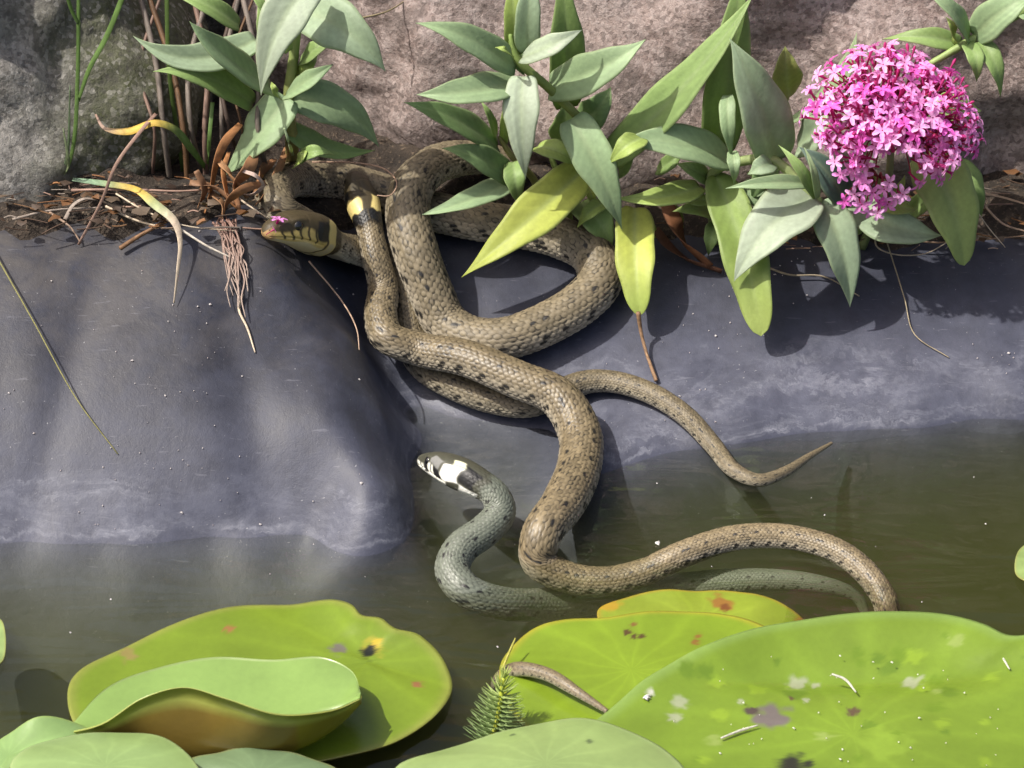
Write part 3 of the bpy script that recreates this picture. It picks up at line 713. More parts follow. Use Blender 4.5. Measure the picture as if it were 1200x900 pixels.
# --- right plant with the flowers
y2 = .122
pr = empty('valerian_plant', S(845, 285, 0)); tag(pr, 'sprawling plant bearing the magenta flower head, with wavy leaves hanging over the liner', 'plant', 'broad leaved plants on the bank')
tube('stem', [S(840, 285, 0), Y(835, 240, y2), Y(838, 200, y2 - .01), Y(868, 189, y2 - .02), Y(908, 189, y2 - .03), Y(948, 226, y2 - .04), Y(962, 236, y2 - .042)], [.0034, .0036, .0034, .003, .003, .0026, .0018], M['stem'], pr, (.22, .26, .1), (.3, .38, .16))
tube('stem', [S(1010, 290, 0), Y(1022, 262, y2 - .01), Y(1034, 236, y2 - .025), Y(1042, 205, y2 - .035), Y(1044, 160, y2 - .042)], [.0028, .0026, .0024, .0022, .002], M['stem'], pr, (.16, .2, .08), (.26, .30, .14))
for a in [((840, 178), (868, -40), 56, y2 + .005, y2, G2, 2), ((716, 184), (884, -8), 54, y2 - .01, y2 - .005, G2, 10), ((925, 114), (920, 54), 38, y2 + .015, y2 + .01, (.22, .25, .07), -3),
          ((906, 152), (1004, 38), 44, y2 + .005, y2 - .01, G1, 22, .01, .6), ((935, 172), (968, 130), 46, y2 - .01, y2 - .02, G3, 3), ((1000, 200), (1018, 150), 40, y2, y2 - .01, G6, 3),
          ((853, 112), (858, 188), 20, y2 - .02, y2 - .03, G1, 4), ((853, 188), (724, 168), 52, y2 - .015, y2 - .03, G1, 10), ((752, 162), (714, 192), 30, y2 - .03, y2 - .035, G4, 3),
          ((820, 218), (722, 232), 34, y2 - .012, y2 - .03, G4, -8), ((846, 258), (788, 248), 26, y2, y2 - .02, G4, 6), ((745, 262), (778, 276), 22, y2, y2 - .005, G4, 3),
          ((838, 262), (830, 300), 20, y2 - .01, y2 - .02, G2, 2), ((842, 250), (858, 285), 16, y2, y2 - .01, G7, 2), ((905, 190), (880, 235), 30, y2 - .01, y2 - .02, G7, 2),
          ((858, 178), (860, 216), 16, y2 - .03, y2 - .035, G1, 0), ((905, 192), (876, 205), 26, y2 - .035, y2 - .04, G3, 2)]:
    leaf(pr, *a)
leaf(pr, (910, 190), (855, 45), 66, y2 - .025, y2 - .03, G3, 4, wav=.12)
leaf(pr, (744, 244), (750, 370), 48, y2 - .012, y2 - .07, G5, 3, mid=(.33, .42, .10), shape=(.3, .6, .55))
leaf(pr, (838, 206), (892, 394), 54, y2 - .012, y2 - .085, (.24, .34, .09), -6, wav=.22, shape=(.2, .6, .5), mid=(.32, .40, .11))
leaf(pr, (962, 236), (996, 360), 52, y2 - .042, y2 - .065, G3, -6)
leaf(pr, (952, 230), (860, 330), 70, y2 - .042, y2 - .072, G6, 12)
leaf(pr, (948, 216), (850, 221), 20, y2 - .045, y2 - .055, G1, 3)
leaf(pr, (992, 240), (936, 172), 40, y2 - .035, y2 - .03, (.09, .15, .12), 4)
leaf(pr, (955, 230), (912, 170), 16, y2 - .045, y2 - .04, G2, 2)
leaf(pr, (958, 232), (942, 172), 10, y2 - .046, y2 - .042, G1, 1)
leaf(pr, (1002, 240), (1104, 276), 52, y2 - .02, y2 - .045, G3, 10)
leaf(pr, (1086, 180), (1130, 311), 68, y2 - .02, y2 - .05, (.36, .45, .14), -5, mid=(.36, .46, .16), shape=(.35, .6, .6))
leaf(pr, (1120, 190), (1150, 255), 34, y2 + .01, y2, G2, -2)
leaf(pr, (1090, 120), (1150, 130), 44, y2 + .01, y2, G2, 4)
for a in [((1040, 235), (1060, 205), 12), ((1034, 232), (1022, 206), 12), ((1036, 240), (1074, 246), 26)]: leaf(pr, *a, y2 - .03, y2 - .04, G4, 2)
for a in [((835, 215), (792, 192), 24, y2, y2 - .005, G2, 2), ((800, 262), (770, 238), 20, y2, y2, G4, 2), ((870, 215), (905, 262), 26, y2 - .01, y2 - .02, G1, -3), ((888, 240), (930, 280), 24, y2 - .005, y2 - .015, G2, -3),
          ((880, 200), (930, 232), 22, y2 - .01, y2 - .02, G4, -2), ((800, 232), (842, 236), 18, y2 - .005, y2 - .01, G4, 2), ((1060, 250), (1096, 222), 26, y2, y2, G2, 2), ((1015, 262), (985, 284), 20, y2 - .01, y2 - .02, G2, 2),
          ((770, 200), (800, 176), 20, y2 + .01, y2 + .01, G2, 2), ((726, 205), (740, 168), 18, y2, y2, G2, 1), ((895, 150), (880, 96), 22, y2 + .01, y2 + .01, G2, 2)]:
    leaf(pr, *a)
# --- plant entering at the upper right
pt = empty('valerian_plant', S(1290, 250, 0)); tag(pt, 'stem with narrow opposite leaves leaning in front of the pinkish boulder', 'plant', 'broad leaved plants on the bank')
tube('stem', [S(1290, 250, 0), Y(1270, 120, .13), Y(1240, -10, .12), Y(1200, 12, .112), Y(1140, 46, .105), Y(1088, 76, .1)], [.0035, .0034, .003, .003, .0026, .0018], M['stem'], pt, (.22, .30, .1), (.26, .36, .12))
for a in [((1135, 46), (1085, -8), 28, .105, .1, G1, 5), ((1142, 42), (1216, -6), 44, .105, .1, G1, -6), ((1133, 50), (1144, 96), 22, .102, .09, G2, -2), ((1149, 48), (1172, 114), 24, .102, .09, G2, -3),
          ((1126, 52), (1034, 46), 26, .112, .115, G2, 3), ((1200, 14), (1250, 60), 30, .112, .1, G1, -3), ((1118, 52), (1108, 20), 12, .108, .1, G4, 1)]:
    leaf(pt, *a)

# ------------------------------------------------------------------ flower head
def floret_mesh():
    V = []; F = []; C = []
    L = .0075
    # slender tube
    for k in range(3):
        r = (.00045, .0005, .0009)[k]
        for a in range(5):
            V.append((r * math.cos(a * 1.2566), r * math.sin(a * 1.2566), -L + L * k / 2)); C.append((.42, .02, .13) if k < 2 else (.62, .06, .32))
    for k in range(2):
        for a in range(5): F.append((k * 5 + a, k * 5 + (a + 1) % 5, k * 5 + 5 + (a + 1) % 5, k * 5 + 5 + a))
    for p in range(5):
        an = 2 * math.pi * p / 5 + (.18 if p in (1, 4) else 0); ln = .0043 if p else .0048; w = .00115
        ca, sa = math.cos(an), math.sin(an); o = len(V)
        for (d, s_, z, sh) in [(.0003, -.35, .0, .8), (.0003, .35, 0., .8), (ln * .55, -1, .0006, 1), (ln * .55, 0, .0002, 1.02), (ln * .55, 1, .0006, 1), (ln, -.55, -.0003, 1.15), (ln * 1.06, 0, -.0005, 1.2), (ln, .55, -.0003, 1.15)]:
            V.append((ca * d - sa * s_ * w, sa * d + ca * s_ * w, z + d * .10)); C.append(tuple(min(.9, q * sh) for q in (.88, .36, .74)))
        F += [(o, o + 1, o + 3), (o, o + 3, o + 2), (o + 1, o + 4, o + 3), (o + 2, o + 3, o + 6, o + 5), (o + 3, o + 4, o + 7, o + 6)]
    return V, F, C
fh = empty('flower_head', Y(1046, 140, y2 - .045)); fh.parent = pr; fh.matrix_parent_inverse = Matrix.Translation(-pr.location)
fV, fF, fC = floret_mesh()
variants = []
for sc_ in ((1, .9, 1), (1.05, 1.3, 1.1), (.95, .45, .85), (1.02, 1.1, 1.05)):
    me = mk('floret', fV, fF, M['petal'], None, np.clip(np.array(fC) * np.array(sc_), 0, .92), smooth=False).data
    variants.append(me)
for o in [o for o in COL.objects if o.name.startswith('floret')]: bpy.data.objects.remove(o)
cen = Y(1046, 140, y2 - .045); root_pt = Y(1044, 168, y2 - .042)
k = 0; pts_used = []; twigs = []
rf = random.Random(5)
def add_floret(p, dirv, sc):
    global k
    o = bpy.data.objects.new('floret', variants[rf.choice((0, 0, 1, 1, 2, 3))]); COL.objects.link(o)
    q = Vector(dirv).to_track_quat('Z', 'Y'); mt = Matrix.Translation(Vector(p)) @ q.to_matrix().to_4x4() @ Matrix.Rotation(rf.random() * 6.28, 4, 'Z') @ Matrix.Scale(sc, 4)
    o.parent = fh; o.matrix_parent_inverse = Matrix.Translation(-Vector(cen)); o.matrix_basis = mt
    k += 1
tries = 0
ax_x, ax_u, ax_f = .048, .036, .026
while k < 265 and tries < 20000:
    tries += 1
    a = rf.uniform(0, 2 * math.pi); r = math.sqrt(rf.random())
    ex_, eu = r * math.cos(a), r * math.sin(a)
    if eu < -.55 and abs(ex_) < .28: continue
    dpt = math.sqrt(max(0, 1 - r * r))
    p = cen + RGT * ex_ * ax_x + UPV * (eu * ax_u + .003 - .010 * ex_ * (1 if ex_ > 0 else .35)) - FWD * (dpt * ax_f + rf.uniform(-.016, .004)) + RGT * rf.uniform(-.004, .004) + UPV * rf.uniform(-.004, .004)
    if any(np.linalg.norm(p - q) < .0041 for q in pts_used): continue
    pts_used.append(p)
    dv = norm(p - (cen - UPV * .020 + FWD * .012)) + np.array([rf.uniform(-.55, .55) for _ in range(3)])
    add_floret(p, norm(dv), rf.uniform(.95, 1.4))
    twigs.append((p - norm(dv) * .0075, root_pt + UPV * .012 * rf.random() + RGT * ex_ * .012))
# unopened buds
bu = [(.0006 * math.cos(a * 1.2566) * r_, .0006 * math.sin(a * 1.2566) * r_, z_) for r_, z_ in ((.6, -.004), (.8, 0.), (1.5, .0016), (.9, .0030)) for a in range(5)] + [(0, 0, .0034)]
bme = mk('bud', bu, [tuple(f) for f in gridF(4, 5, True)] + [(15 + a, 15 + (a + 1) % 5, 20) for a in range(5)], M['petal'], None, (.52, .05, .22)).data
for o in [o for o in COL.objects if o.name.startswith('bud')]: bpy.data.objects.remove(o)
for _ in range(55):
    a = rf.uniform(0, 6.283); r = rf.uniform(.35, 1.04); dpt = math.sqrt(max(0, 1 - min(r, 1) ** 2))
    p = cen + RGT * r * math.cos(a) * ax_x + UPV * (r * math.sin(a) * ax_u + .003) - FWD * (dpt * ax_f + rf.uniform(-.006, .004))
    if math.sin(a) < -.55 and abs(math.cos(a)) < .4: continue
    dv = norm(norm(p - (cen - UPV * .02 + FWD * .012)) + np.array([rf.uniform(-.3, .3) for _q in range(3)]))
    o = bpy.data.objects.new('bud', bme); COL.objects.link(o); o.parent = fh; o.matrix_parent_inverse = Matrix.Translation(-Vector(cen))
    o.matrix_basis = Matrix.Translation(Vector(p)) @ Vector(dv).to_track_quat('Z', 'Y').to_matrix().to_4x4() @ Matrix.Scale(rf.uniform(.9, 1.3), 4)
    twigs.append((p - dv * .004, root_pt + UPV * .012 * rf.random()))
# loose lower bunch
for (px, py) in [(990, 236), (1001, 228), (1014, 215), (1010, 240), (1022, 226), (1030, 238), (1036, 222), (1028, 250), (1042, 214), (1050, 232), (1018, 248), (985, 205), (998, 200), (1008, 212), (1004, 192), (1058, 228), (1040, 240), (1012, 205), (978, 190)]:
    p = Y(px, py, y2 - .06 + rf.uniform(-.006, .006)); dv = norm(p - Y(1030, 212, y2 - .035)) + norm(np.array([rf.uniform(-.3, .3), -.3, .1]))
    add_floret(p, norm(dv), rf.uniform(1.0, 1.3)); twigs.append((p - norm(dv) * .0075, Y(1030, 208, y2 - .038)))
TV = []; TF = []
for a, b in twigs:
    mid_ = (a + b) / 2 + UPV * .004
    Cc = catmull(np.array([a, a * .7 + mid_ * .3 + UPV * .001, mid_, b]), 3)
    v, f, cp_ = tube_geo(Cc, np.linspace(.0004, .0006, len(Cc)), 4)
    o_ = len(TV); TV += [tuple(q) for q in v]; TF += [tuple(int(i) + o_ for i in q) for q in f]
tw = mk('flower_stalk', TV, TF, M['stem'], fh, (.34, .04, .07)); tw['kind'] = 'stuff'
tw.matrix_parent_inverse = Matrix.Translation(-Vector(cen))

# ------------------------------------------------------------------ grasses, straw, roots
TAN = (.42, .30, .22); PAL = (.58, .48, .36); PNK = (.34, .22, .17); BRN = (.20, .11, .055); ORG = (.36, .17, .07); GRN = (.13, .22, .06); YLW = (.55, .38, .08); GRY = (.30, .25, .21)
gc = empty('grass_tuft', S(74, 222, 0)); tag(gc, 'tuft of tall green grass stems in front of the mossy boulder', 'grass tuft')
for C_, w, cl in [([S(70, 222, .0), Y(86, 170, .075), Y(91, 90, .08), Y(92, -15, .085)], [.002, .0022, .0022, .002], [GRN]),
                  ([Y(92, 118, .078), Y(104, 82, .075), Y(126, 40, .075), Y(148, -15, .075)], [.0016, .0026, .003, .003], [GRN]),
                  ([S(66, 222, 0), Y(79, 180, .078), Y(82, 100, .082)], [.002, .0016, .0006], [(.12, .17, .09)]),
                  ([Y(92, 28, .083), Y(84, 12, .083), Y(76, -15, .083)], [.0016, .002, .002], [GRN]),
                  ([S(72, 224, 0), S(74, 208, .012), Y(80, 190, .07), Y(74, 150, .075)], [.0035, .003, .002, .0006], [(.16, .2, .1)])]:
    ribbon('blade', C_, w, cl, gc, mat='leaf')
gb = empty('grass_tuft', S(243, 205, 0)); tag(gb, 'thin upright grass stems among the dead stalks beside the brown stalked plant', 'grass tuft')
for C_, w, cl in [([S(243, 206, .0), Y(245, 165, .09), Y(249, 120, .1)], .0022, [GRN]), ([S(215, 205, .0), Y(198, 80, .12), Y(195, -15, .13)], .0024, [(.10, .16, .04)]), ([S(345, 190, .004), Y(338, 165, .07), Y(333, 150, .07)], [.001, .0016, .001], [(.4, .5, .3)])]:
    ribbon('blade', C_, w, cl, gb, mat='leaf')
bl = ribbon('withered_grass', [S(241, 197, .012), S(224, 174, .03), S(204, 151, .045), S(181, 144, .05), S(150, 154, .045), S(122, 150, .045), S(112, 134, .05)], [.003, .0042, .0042, .004, .0044, .002, .001],
            [GRN, GRN, (.2, .25, .07), YLW, YLW, TAN, PNK]); tag(bl, 'drooping grass blade turning from green to yellow with a withered tip', 'grass')
bl = ribbon('withered_grass', [S(85, 210, .016), S(122, 215, .02), S(159, 222, .02), S(181, 239, .02), S(204, 259, .016), S(211, 281, .012), S(208, 321, .008), S(204, 355, .003)], [.002, .0036, .004, .0058, .005, .003, .0018, .0009],
            [(.2, .3, .2), (.22, .3, .16), YLW, (.36, .4, .2), PAL, PAL, PAL, PAL], twist=.8); tag(bl, 'pale grass blade bent over the edge with its dry tip hanging on the liner', 'grass')
straws = [('dry straw lying level along the top of the bank', [(84, 223, .016), (150, 222, .018), (210, 224, .018), (258, 221, .014)], 3.2, PNK),
          ('arched brown straw standing up from the bank edge', [(183, 133, .05), (167, 151, .05), (136, 193, .04), (119, 236, .022), (92, 287, .002)], 4.2, PNK),
          ('short forked straw end touching the liner', [(58, 249, .012), (82, 266, .008), (95, 285, .002)], 3., TAN),
          ('bent pale straw beside the grass tuft', [(76, 257, .010), (86, 240, .016), (98, 233, .018), (114, 234, .014)], 4.2, GRY),
          ('thin grey straw running along the foot of the mossy boulder', [(15, 257, .010), (57, 247, .012), (120, 243, .012)], 3., GRY),
          ('thin straw sloping towards the brown twig', [(124, 242, .012), (159, 258, .010), (206, 270, .006)], 3., PAL),
          ('fine straw reaching across to the roots', [(136, 227, .016), (170, 247, .014), (215, 264, .012), (279, 271, .006)], 2.2, PAL),
          ('white straw ending at the root tuft', [(209, 267, .012), (244, 289, .008), (280, 306, .003)], 3., (.62, .56, .48)),
          ('straight straw pointing at the dark snake head', [(275, 229, .014), (296, 244, .012), (314, 256, .010)], 2.4, PAL),
          ('long thin straw lying in the fold below the snake head', [(362, 306, .006), (400, 352, .008), (418, 386, .010), (421, 410, .006)], 2., TAN),
          ('curled tan straw looping over the coiled snake', [(366, 190, .03), (416, 191, .035), (452, 199, .045), (465, 217, .05), (457, 229, .05), (442, 229, .05)], 2.2, (.42, .28, .2)),
          ('tan stalk on the liner under the grey green leaf', [(896, 312, .004), (925, 322, .004), (965, 324, .004), (1007, 347, .002)], 2.6, (.34, .28, .2)),
          ('thin stalk trailing down the liner below the flowers', [(1032, 262, .03), (1043, 295, .012), (1060, 350, .003), (1072, 392, .002), (1112, 419, .001)], 1.8, (.36, .30, .2)),
          ('looped thin straw under the flowering plant', [(1027, 268, .02), (1027, 288, .012), (1048, 298, .008), (1085, 297, .008), (1110, 284, .012)], 2., PAL),
          ('long thin stalk hanging from the flower head', [(1124, 190, .06), (1133, 225, .045), (1152, 258, .03), (1178, 290, .012)], 2., PAL),
          ('straw under the pinkish boulder, upper of the bundle', [(1143, 226, .02), (1170, 230, .018), (1205, 240, .016)], 3.6, (.36, .26, .18)),
          ('straw under the pinkish boulder, crossing the bundle', [(1148, 234, .016), (1175, 262, .012), (1205, 272, .010)], 3., TAN),
          ('straw under the pinkish boulder, lowest of the bundle', [(1040, 274, .012), (1090, 284, .010), (1150, 281, .008), (1205, 276, .008)], 2.6, (.30, .20, .13)),
          ('thin green brown stalk lying on the bare liner away from the plants', [(-10, 290, .006), (40, 378, .006), (90, 468, .005), (138, 532, .001)], 2.0, (.22, .21, .08)),
          ('thin twig crossing the face of the pinkish boulder', [(420, 22, .10), (452, 14, .10), (482, -4, .10)], 2.6, (.24, .20, .12))]
for lb, pts, w, c in straws:
    C_ = [S(x, y, l) for x, y, l in pts]
    if w > 3.5: o = ribbon('straw', C_, w * MP * np.linspace(1.1, .7, len(C_)), [c], twist=.6)
    else: o = tube('straw', C_, w * MP / 2 * np.linspace(1.1, .6, len(C_)), M['straw'], None, c, noisec=.2)
    tag(o, lb, 'straw', 'dead straws')
for lb, pts, w, c in [('brown broken twig with a knobbed end lying on the liner', [(196, 259, .010), (164, 276, .006), (141, 291, .005)], [4, 5, 6.], BRN),
                      ('short brown twig below the hanging yellow leaf', [(748, 366, .022), (751, 388, .012), (757, 412, .006), (769, 446, .003)], [6, 4.5, 4, 5.], (.26, .16, .09))]:
    o = tube('twig', [S(x, y, l) for x, y, l in pts], np.array(w) * MP / 2, M['straw'], None, c, noisec=.25); tag(o, lb, 'twig')
# dead stalks in the gap between the boulders
rr = random.Random(3)
for i in range(9):
    x0 = 178 + i * 15 + rr.uniform(-5, 5); c = rr.choice([BRN, PNK, (.13, .09, .07), GRY])
    o = tube('dead_stalk', [S(x0 + rr.uniform(-10, 25), 222 - rr.uniform(0, 20), 0), Y(x0 + rr.uniform(-6, 12), 150, .10 + .01 * rr.random()), Y(x0 + rr.uniform(-12, 12), 80, .13), Y(x0 + rr.uniform(-40, 30), -20, .17)], rr.uniform(.0008, .0018), M['straw'], None, tuple(np.array(c) * .55), noisec=.2)
    tag(o, {BRN: 'warm brown', PNK: 'pinkish brown', GRY: 'pale grey'}.get(c, 'dark') + ' dead stalk rising in the gap between the boulders', 'stalk', 'dead stalks in the gap')
# crisp dead leaves round the foot of the left plant
dl = [('curled orange brown dead leaf draped over the bank edge', [(282, 145, .05), (264, 166, .04), (254, 190, .03), (247, 225, .015), (240, 250, .006)], 9, ORG),
      ('twisted dead leaf against the base of the brown stalked plant', [(336, 172, .03), (326, 200, .03), (312, 226, .016), (300, 240, .01)], 8, (.38, .2, .10)),
      ('crumpled dead leaf above the root tuft', [(312, 214, .025), (285, 222, .022), (268, 236, .016), (262, 254, .006)], 9, (.30, .15, .07)),
      ('pale curled dead leaf under the large green leaf', [(284, 200, .03), (300, 206, .03), (308, 218, .024), (296, 228, .016), (272, 226, .014)], 5, (.55, .42, .36)),
      ('dead leaf strip behind the root tuft', [(230, 200, .03), (240, 222, .02), (232, 244, .008)], 9, (.24, .13, .07)),
      ('narrow dead leaf hanging beside the green leaf', [(268, 178, .03), (262, 204, .025), (270, 236, .012), (282, 248, .006)], 6, ORG),
      ('rusty crumpled dead leaf under the flowering plant', [(782, 240, .03), (792, 262, .028), (806, 286, .018), (832, 312, .006)], 22, (.20, .085, .04)),
      ('dark dead leaf tucked behind the wavy hanging leaf', [(768, 268, .015), (784, 288, .012), (812, 306, .006), (846, 318, .004)], 13, (.13, .06, .035)),
      ('flat brown dead leaf lying under the flowers', [(975, 262, .012), (1000, 258, .014), (1022, 268, .010)], 16, (.22, .10, .06))]
for lb, pts, w, c in dl:
    o = ribbon('dead_leaf', [S(x, y, l) for x, y, l in pts], w * MP * np.r_[.6, np.ones(len(pts) - 2), .5] * 1.2, [c], twist=2.0); tag(o, lb, 'dead leaf', 'dead leaves')
for pts, w, c in [([(300, 176, .03), (290, 200, .03), (276, 222, .018), (280, 246, .008)], 14, (.32, .16, .08)), ([(322, 186, .02), (306, 204, .024), (298, 228, .014)], 12, (.26, .13, .06)), ([(256, 188, .03), (270, 204, .026), (290, 232, .012)], 11, (.36, .2, .1)),
                  ([(222, 214, .02), (250, 218, .02), (276, 240, .010)], 12, (.2, .11, .06)), ([(318, 200, .02), (330, 214, .02), (318, 236, .012)], 9, (.4, .23, .13)), ([(244, 222, .014), (262, 242, .012), (258, 262, .004)], 10, (.3, .17, .09))]:
    o = ribbon('dead_leaf', [S(x, y, l) for x, y, l in pts], w * MP * np.r_[.5, np.ones(len(pts) - 2) * 1.2, .4], [c], twist=2.6); tag(o, 'crumpled brown dead leaf heaped at the foot of the brown stalked plant', 'dead leaf', 'heap of dead leaves')
rt = empty('root_tuft', S(268, 262, 0)); tag(rt, 'tuft of thin reddish roots trailing over the liner fold', 'roots')
for i in range(22):
    x = 262 + rr.uniform(-8, 14); pts = []
    yy = 252 + rr.uniform(0, 20); ye = yy + rr.uniform(40, 110)
    for q in range(6):
        f = q / 5; pts.append(S(x + 20 * f * (1 - .3 * f) + rr.uniform(-5, 5), yy + (ye - yy) * f, .004 + .006 * rr.random() * (1 - f)))
    tube('root', pts, np.linspace(.0005, .0002, 6) * rr.uniform(.8, 1.8), M['straw'], rt, (.24, .14, .11), (.4, .32, .27), seg=5, n=5)
tube('root', [S(284, 345, .003), S(280, 362, .002), S(290, 385, .002), S(299, 413, .001)], [.0008, .0008, .0007, .0004], M['straw'], rt, PAL, seg=5)

# ------------------------------------------------------------------ lily pads
def closed(P, n):
    P = np.asarray(P, float); k = len(P); E = np.vstack([P[-2:], P, P[:2]])
    D = catmull(np.c_[E, np.zeros(len(E))], n); a = 2 * n
    return D[a:a + k * n, :2]
def pad(outl, z0, col, label, cxy=None, zf=None, marks=(), edge=(.30, .28, .08), under=(.26, .17, .05), rings=44, seg=14, vein=None, th=.0007, wav=.0010):
    O = closed(outl, seg); k = len(O)
    c = np.array(cxy if cxy is not None else O.mean(0)); V = []; C = []
    rs = np.r_[.03, np.linspace(.08, 1, rings)]
    px = c[None, None] + (O[None] - c) * rs[:, None, None]
    vn = np.array(vein if vein is not None else c)
    ph0 = hash(label) % 7
    top = []; cl = []
    for i, r in enumerate(rs):
        for j in range(k):
            x, y = px[i, j]
            p = Z(x, y, z0)
            a = math.atan2((y - vn[1]) * 1.7, x - vn[0])
            dz = wav * (math.sin(3 * a + ph0) * r ** 2 + .5 * math.sin(7 * a + 2 * ph0) * r ** 3) + (zf(x, y, r) if zf else 0.)
            top.append((p[0], p[1], p[2] + dz))
            vv = .5 + .5 * math.cos(a * 13 + .5 * math.sin(r * 9)); g = 1 + .10 * (vv ** 6) - .02
            q = np.array(col) * g
            e_ = max(0, (r - .93) / .07) * .55; q = q * (1 - e_) + np.array(edge) * e_
            for (mx, my, mr, mc) in marks:
                dd = math.hypot(x - mx, (y - my) * 1.5) / mr + .75 * noise.noise(Vector((x * 1.6 / mr, y * 2.2 / mr, mx)))
                if dd < 1.3:
                    w_ = 1 - min(max((dd - .7) / .5, 0), 1); q = q * (1 - w_) + np.array(mc) * w_
            cl.append(q)
    top = np.array(top); n = len(rs)
    Vt = np.vstack([top, top - [0, 0, th]]); Ct = np.vstack([cl, np.tile(under, (len(top), 1))])
    Ft = gridF(n, k, True); Fb = Ft[:, ::-1] + len(top)
    j = np.arange(k); j2 = (j + 1) % k; o = (n - 1) * k
    Fs = np.c_[o + j, o + len(top) + j, o + len(top) + j2, o + j2][:, ::-1]
    faces = [tuple(f) for f in np.vstack([Ft, Fb, Fs])] + [tuple(range(k))[::-1], tuple(len(top) + q for q in range(k))]
    ob = mk('lily_pad', Vt, faces, M['pad'], None, np.clip(Ct, 0, 1)); tag(ob, label, 'lily pad', 'lily pads on the pond')
    return ob
PG = (.165, .245, .020); PB = (.19, .285, .022); PP = (.25, .345, .12)
BR = (.09, .055, .02); RD = (.36, .12, .03); YE = (.55, .42, .05)
pad([(80, 806), (93, 786), (150, 758), (205, 733), (272, 712), (340, 707), (388, 708), (413, 718), (424, 730), (446, 734), (463, 748), (492, 753), (520, 775), (530, 802), (514, 836), (468, 868), (410, 886), (330, 897), (200, 897), (112, 874), (84, 842)],
    .004, PG, 'broad lily pad with a torn yellow edged hole beside the folded pad', (300, 805), lambda x, y, r: float(.006 * sst(.6, 1., r) * sst(330, 430, x) * sst(790, 735, y)),
    [(437, 762, 13, (.30, .29, .03)), (442, 758, 6, (.46, .34, .03)), (433, 765, 10, (.012, .014, .008)), (397, 761, 10, (.15, .14, .11)), (268, 738, 6, (.3, .14, .05)), (490, 802, 6, (.25, .12, .05)), (150, 768, 10, (.24, .2, .06))], vein=(430, 775))
pad([(700, 716), (738, 699), (800, 692), (870, 692), (918, 702), (948, 717), (958, 738), (900, 765), (800, 770), (720, 750)], .0035, (.23, .30, .03), 'yellowing lily pad with a rusty torn edge, partly under water', (820, 730),
    lambda x, y, r: -.012 * max(0, (x - 880) / 80) ** 1.5, [(845, 706, 13, (.26, .13, .03)), (850, 712, 7, (.16, .06, .02)), (740, 740, 7, RD), (945, 718, 14, (.30, .16, .03)), (715, 708, 12, (.42, .28, .03))], edge=(.42, .22, .03))
pad([(586, 781), (600, 756), (626, 735), (662, 725), (720, 723), (782, 717), (842, 718), (890, 730), (930, 755), (900, 800), (800, 840), (700, 858), (625, 858), (592, 825)], .006, PB, 'bright green lily pad with brown cracks that the thin tail lies across', (740, 785), None,
    [(735, 742, 5, BR), (752, 746, 4, BR), (743, 747, 4, BR), (742, 733, 4, (.2, .1, .03)), (815, 752, 5, (.24, .12, .03)), (818, 745, 4, (.24, .12, .03))], edge=(.45, .34, .04))
pad([(640, 880), (690, 850), (718, 830), (760, 800), (820, 770), (882, 746), (950, 735), (1040, 729), (1110, 731), (1152, 742), (1182, 757), (1230, 757), (1320, 790), (1370, 860), (1340, 950), (1180, 1010), (900, 1010), (700, 950)], .013, (.165, .255, .026), 'largest lily pad, littered with white flecks and dark scraps', (1000, 860),
    lambda x, y, r: float(.006 * sst(.7, 1., r) * sst(850, 770, y)) - .004 * math.exp(-((x - 960) / 200) ** 2 - ((y - 790) / 14) ** 2) + .003 * math.sin(x / 90.) * math.exp(-((y - 780) / 40) ** 2),
    [(905, 838, 22, (.15, .13, .12)), (880, 832, 8, (.08, .06, .05)), (930, 812, 8, (.10, .06, .04)), (1000, 833, 8, (.10, .07, .04)), (930, 896, 18, (.03, .03, .02)), (1035, 872, 26, (.21, .32, .035)), (762, 815, 4, (.5, .5, .45))] + [(rr.uniform(780, 1200), rr.uniform(745, 900), rr.uniform(4, 13), rr.choice([(.23, .31, .07), (.12, .20, .02), (.14, .23, .02), (.30, .34, .20), (.22, .33, .03)])) for _ in range(44)], rings=60, edge=(.24, .36, .12))
pad([(462, 905), (520, 878), (580, 858), (640, 846), (692, 845), (742, 858), (782, 880), (806, 906), (800, 945), (640, 985), (480, 950)], .024, PP, 'pale domed lily pad just in front of the feathery water plant', (640, 910),
    lambda x, y, r: .008 * (1 - r ** 2), [(600, 866, 3, (.1, .14, .06)), (690, 880, 4, (.1, .14, .06))], edge=(.36, .46, .2))
pad([(12, 900), (30, 880), (62, 865), (100, 858), (150, 858), (200, 870), (228, 892), (240, 925), (150, 965), (40, 950)], .034, (.25, .36, .13), 'pale green lily pad with a waxy sheen in front of the folded pad', (125, 910), lambda x, y, r: .006 * (1 - r ** 2), edge=(.36, .46, .2))
pad([(-70, 885), (-10, 868), (55, 853), (112, 854), (104, 872), (40, 888), (0, 912), (-60, 935)], .022, (.22, .34, .12), 'narrow lily pad tilted against the waxy pad', (10, 885), lambda x, y, r: .006 * math.sin(x / 30.) * r, edge=(.3, .4, .1), under=(.3, .22, .05))
pad([(218, 893), (260, 881), (310, 877), (356, 884), (396, 904), (385, 945), (230, 950)], .020, (.17, .25, .13), 'dull grey green lily pad below the folded pad', (305, 915), lambda x, y, r: .004 * (1 - r ** 2))
pad([(-70, 720), (-20, 712), (3, 730), (4, 770), (-20, 790), (-80, 780)], .004, PP, 'lily pad whose pale rim only just shows beside the liner', (-35, 750))
pad([(1192, 648), (1200, 640), (1260, 632), (1300, 660), (1260, 690), (1205, 684), (1190, 668)], .004, PP, 'small lily pad out on the open water beside the largest pad', (1240, 660))
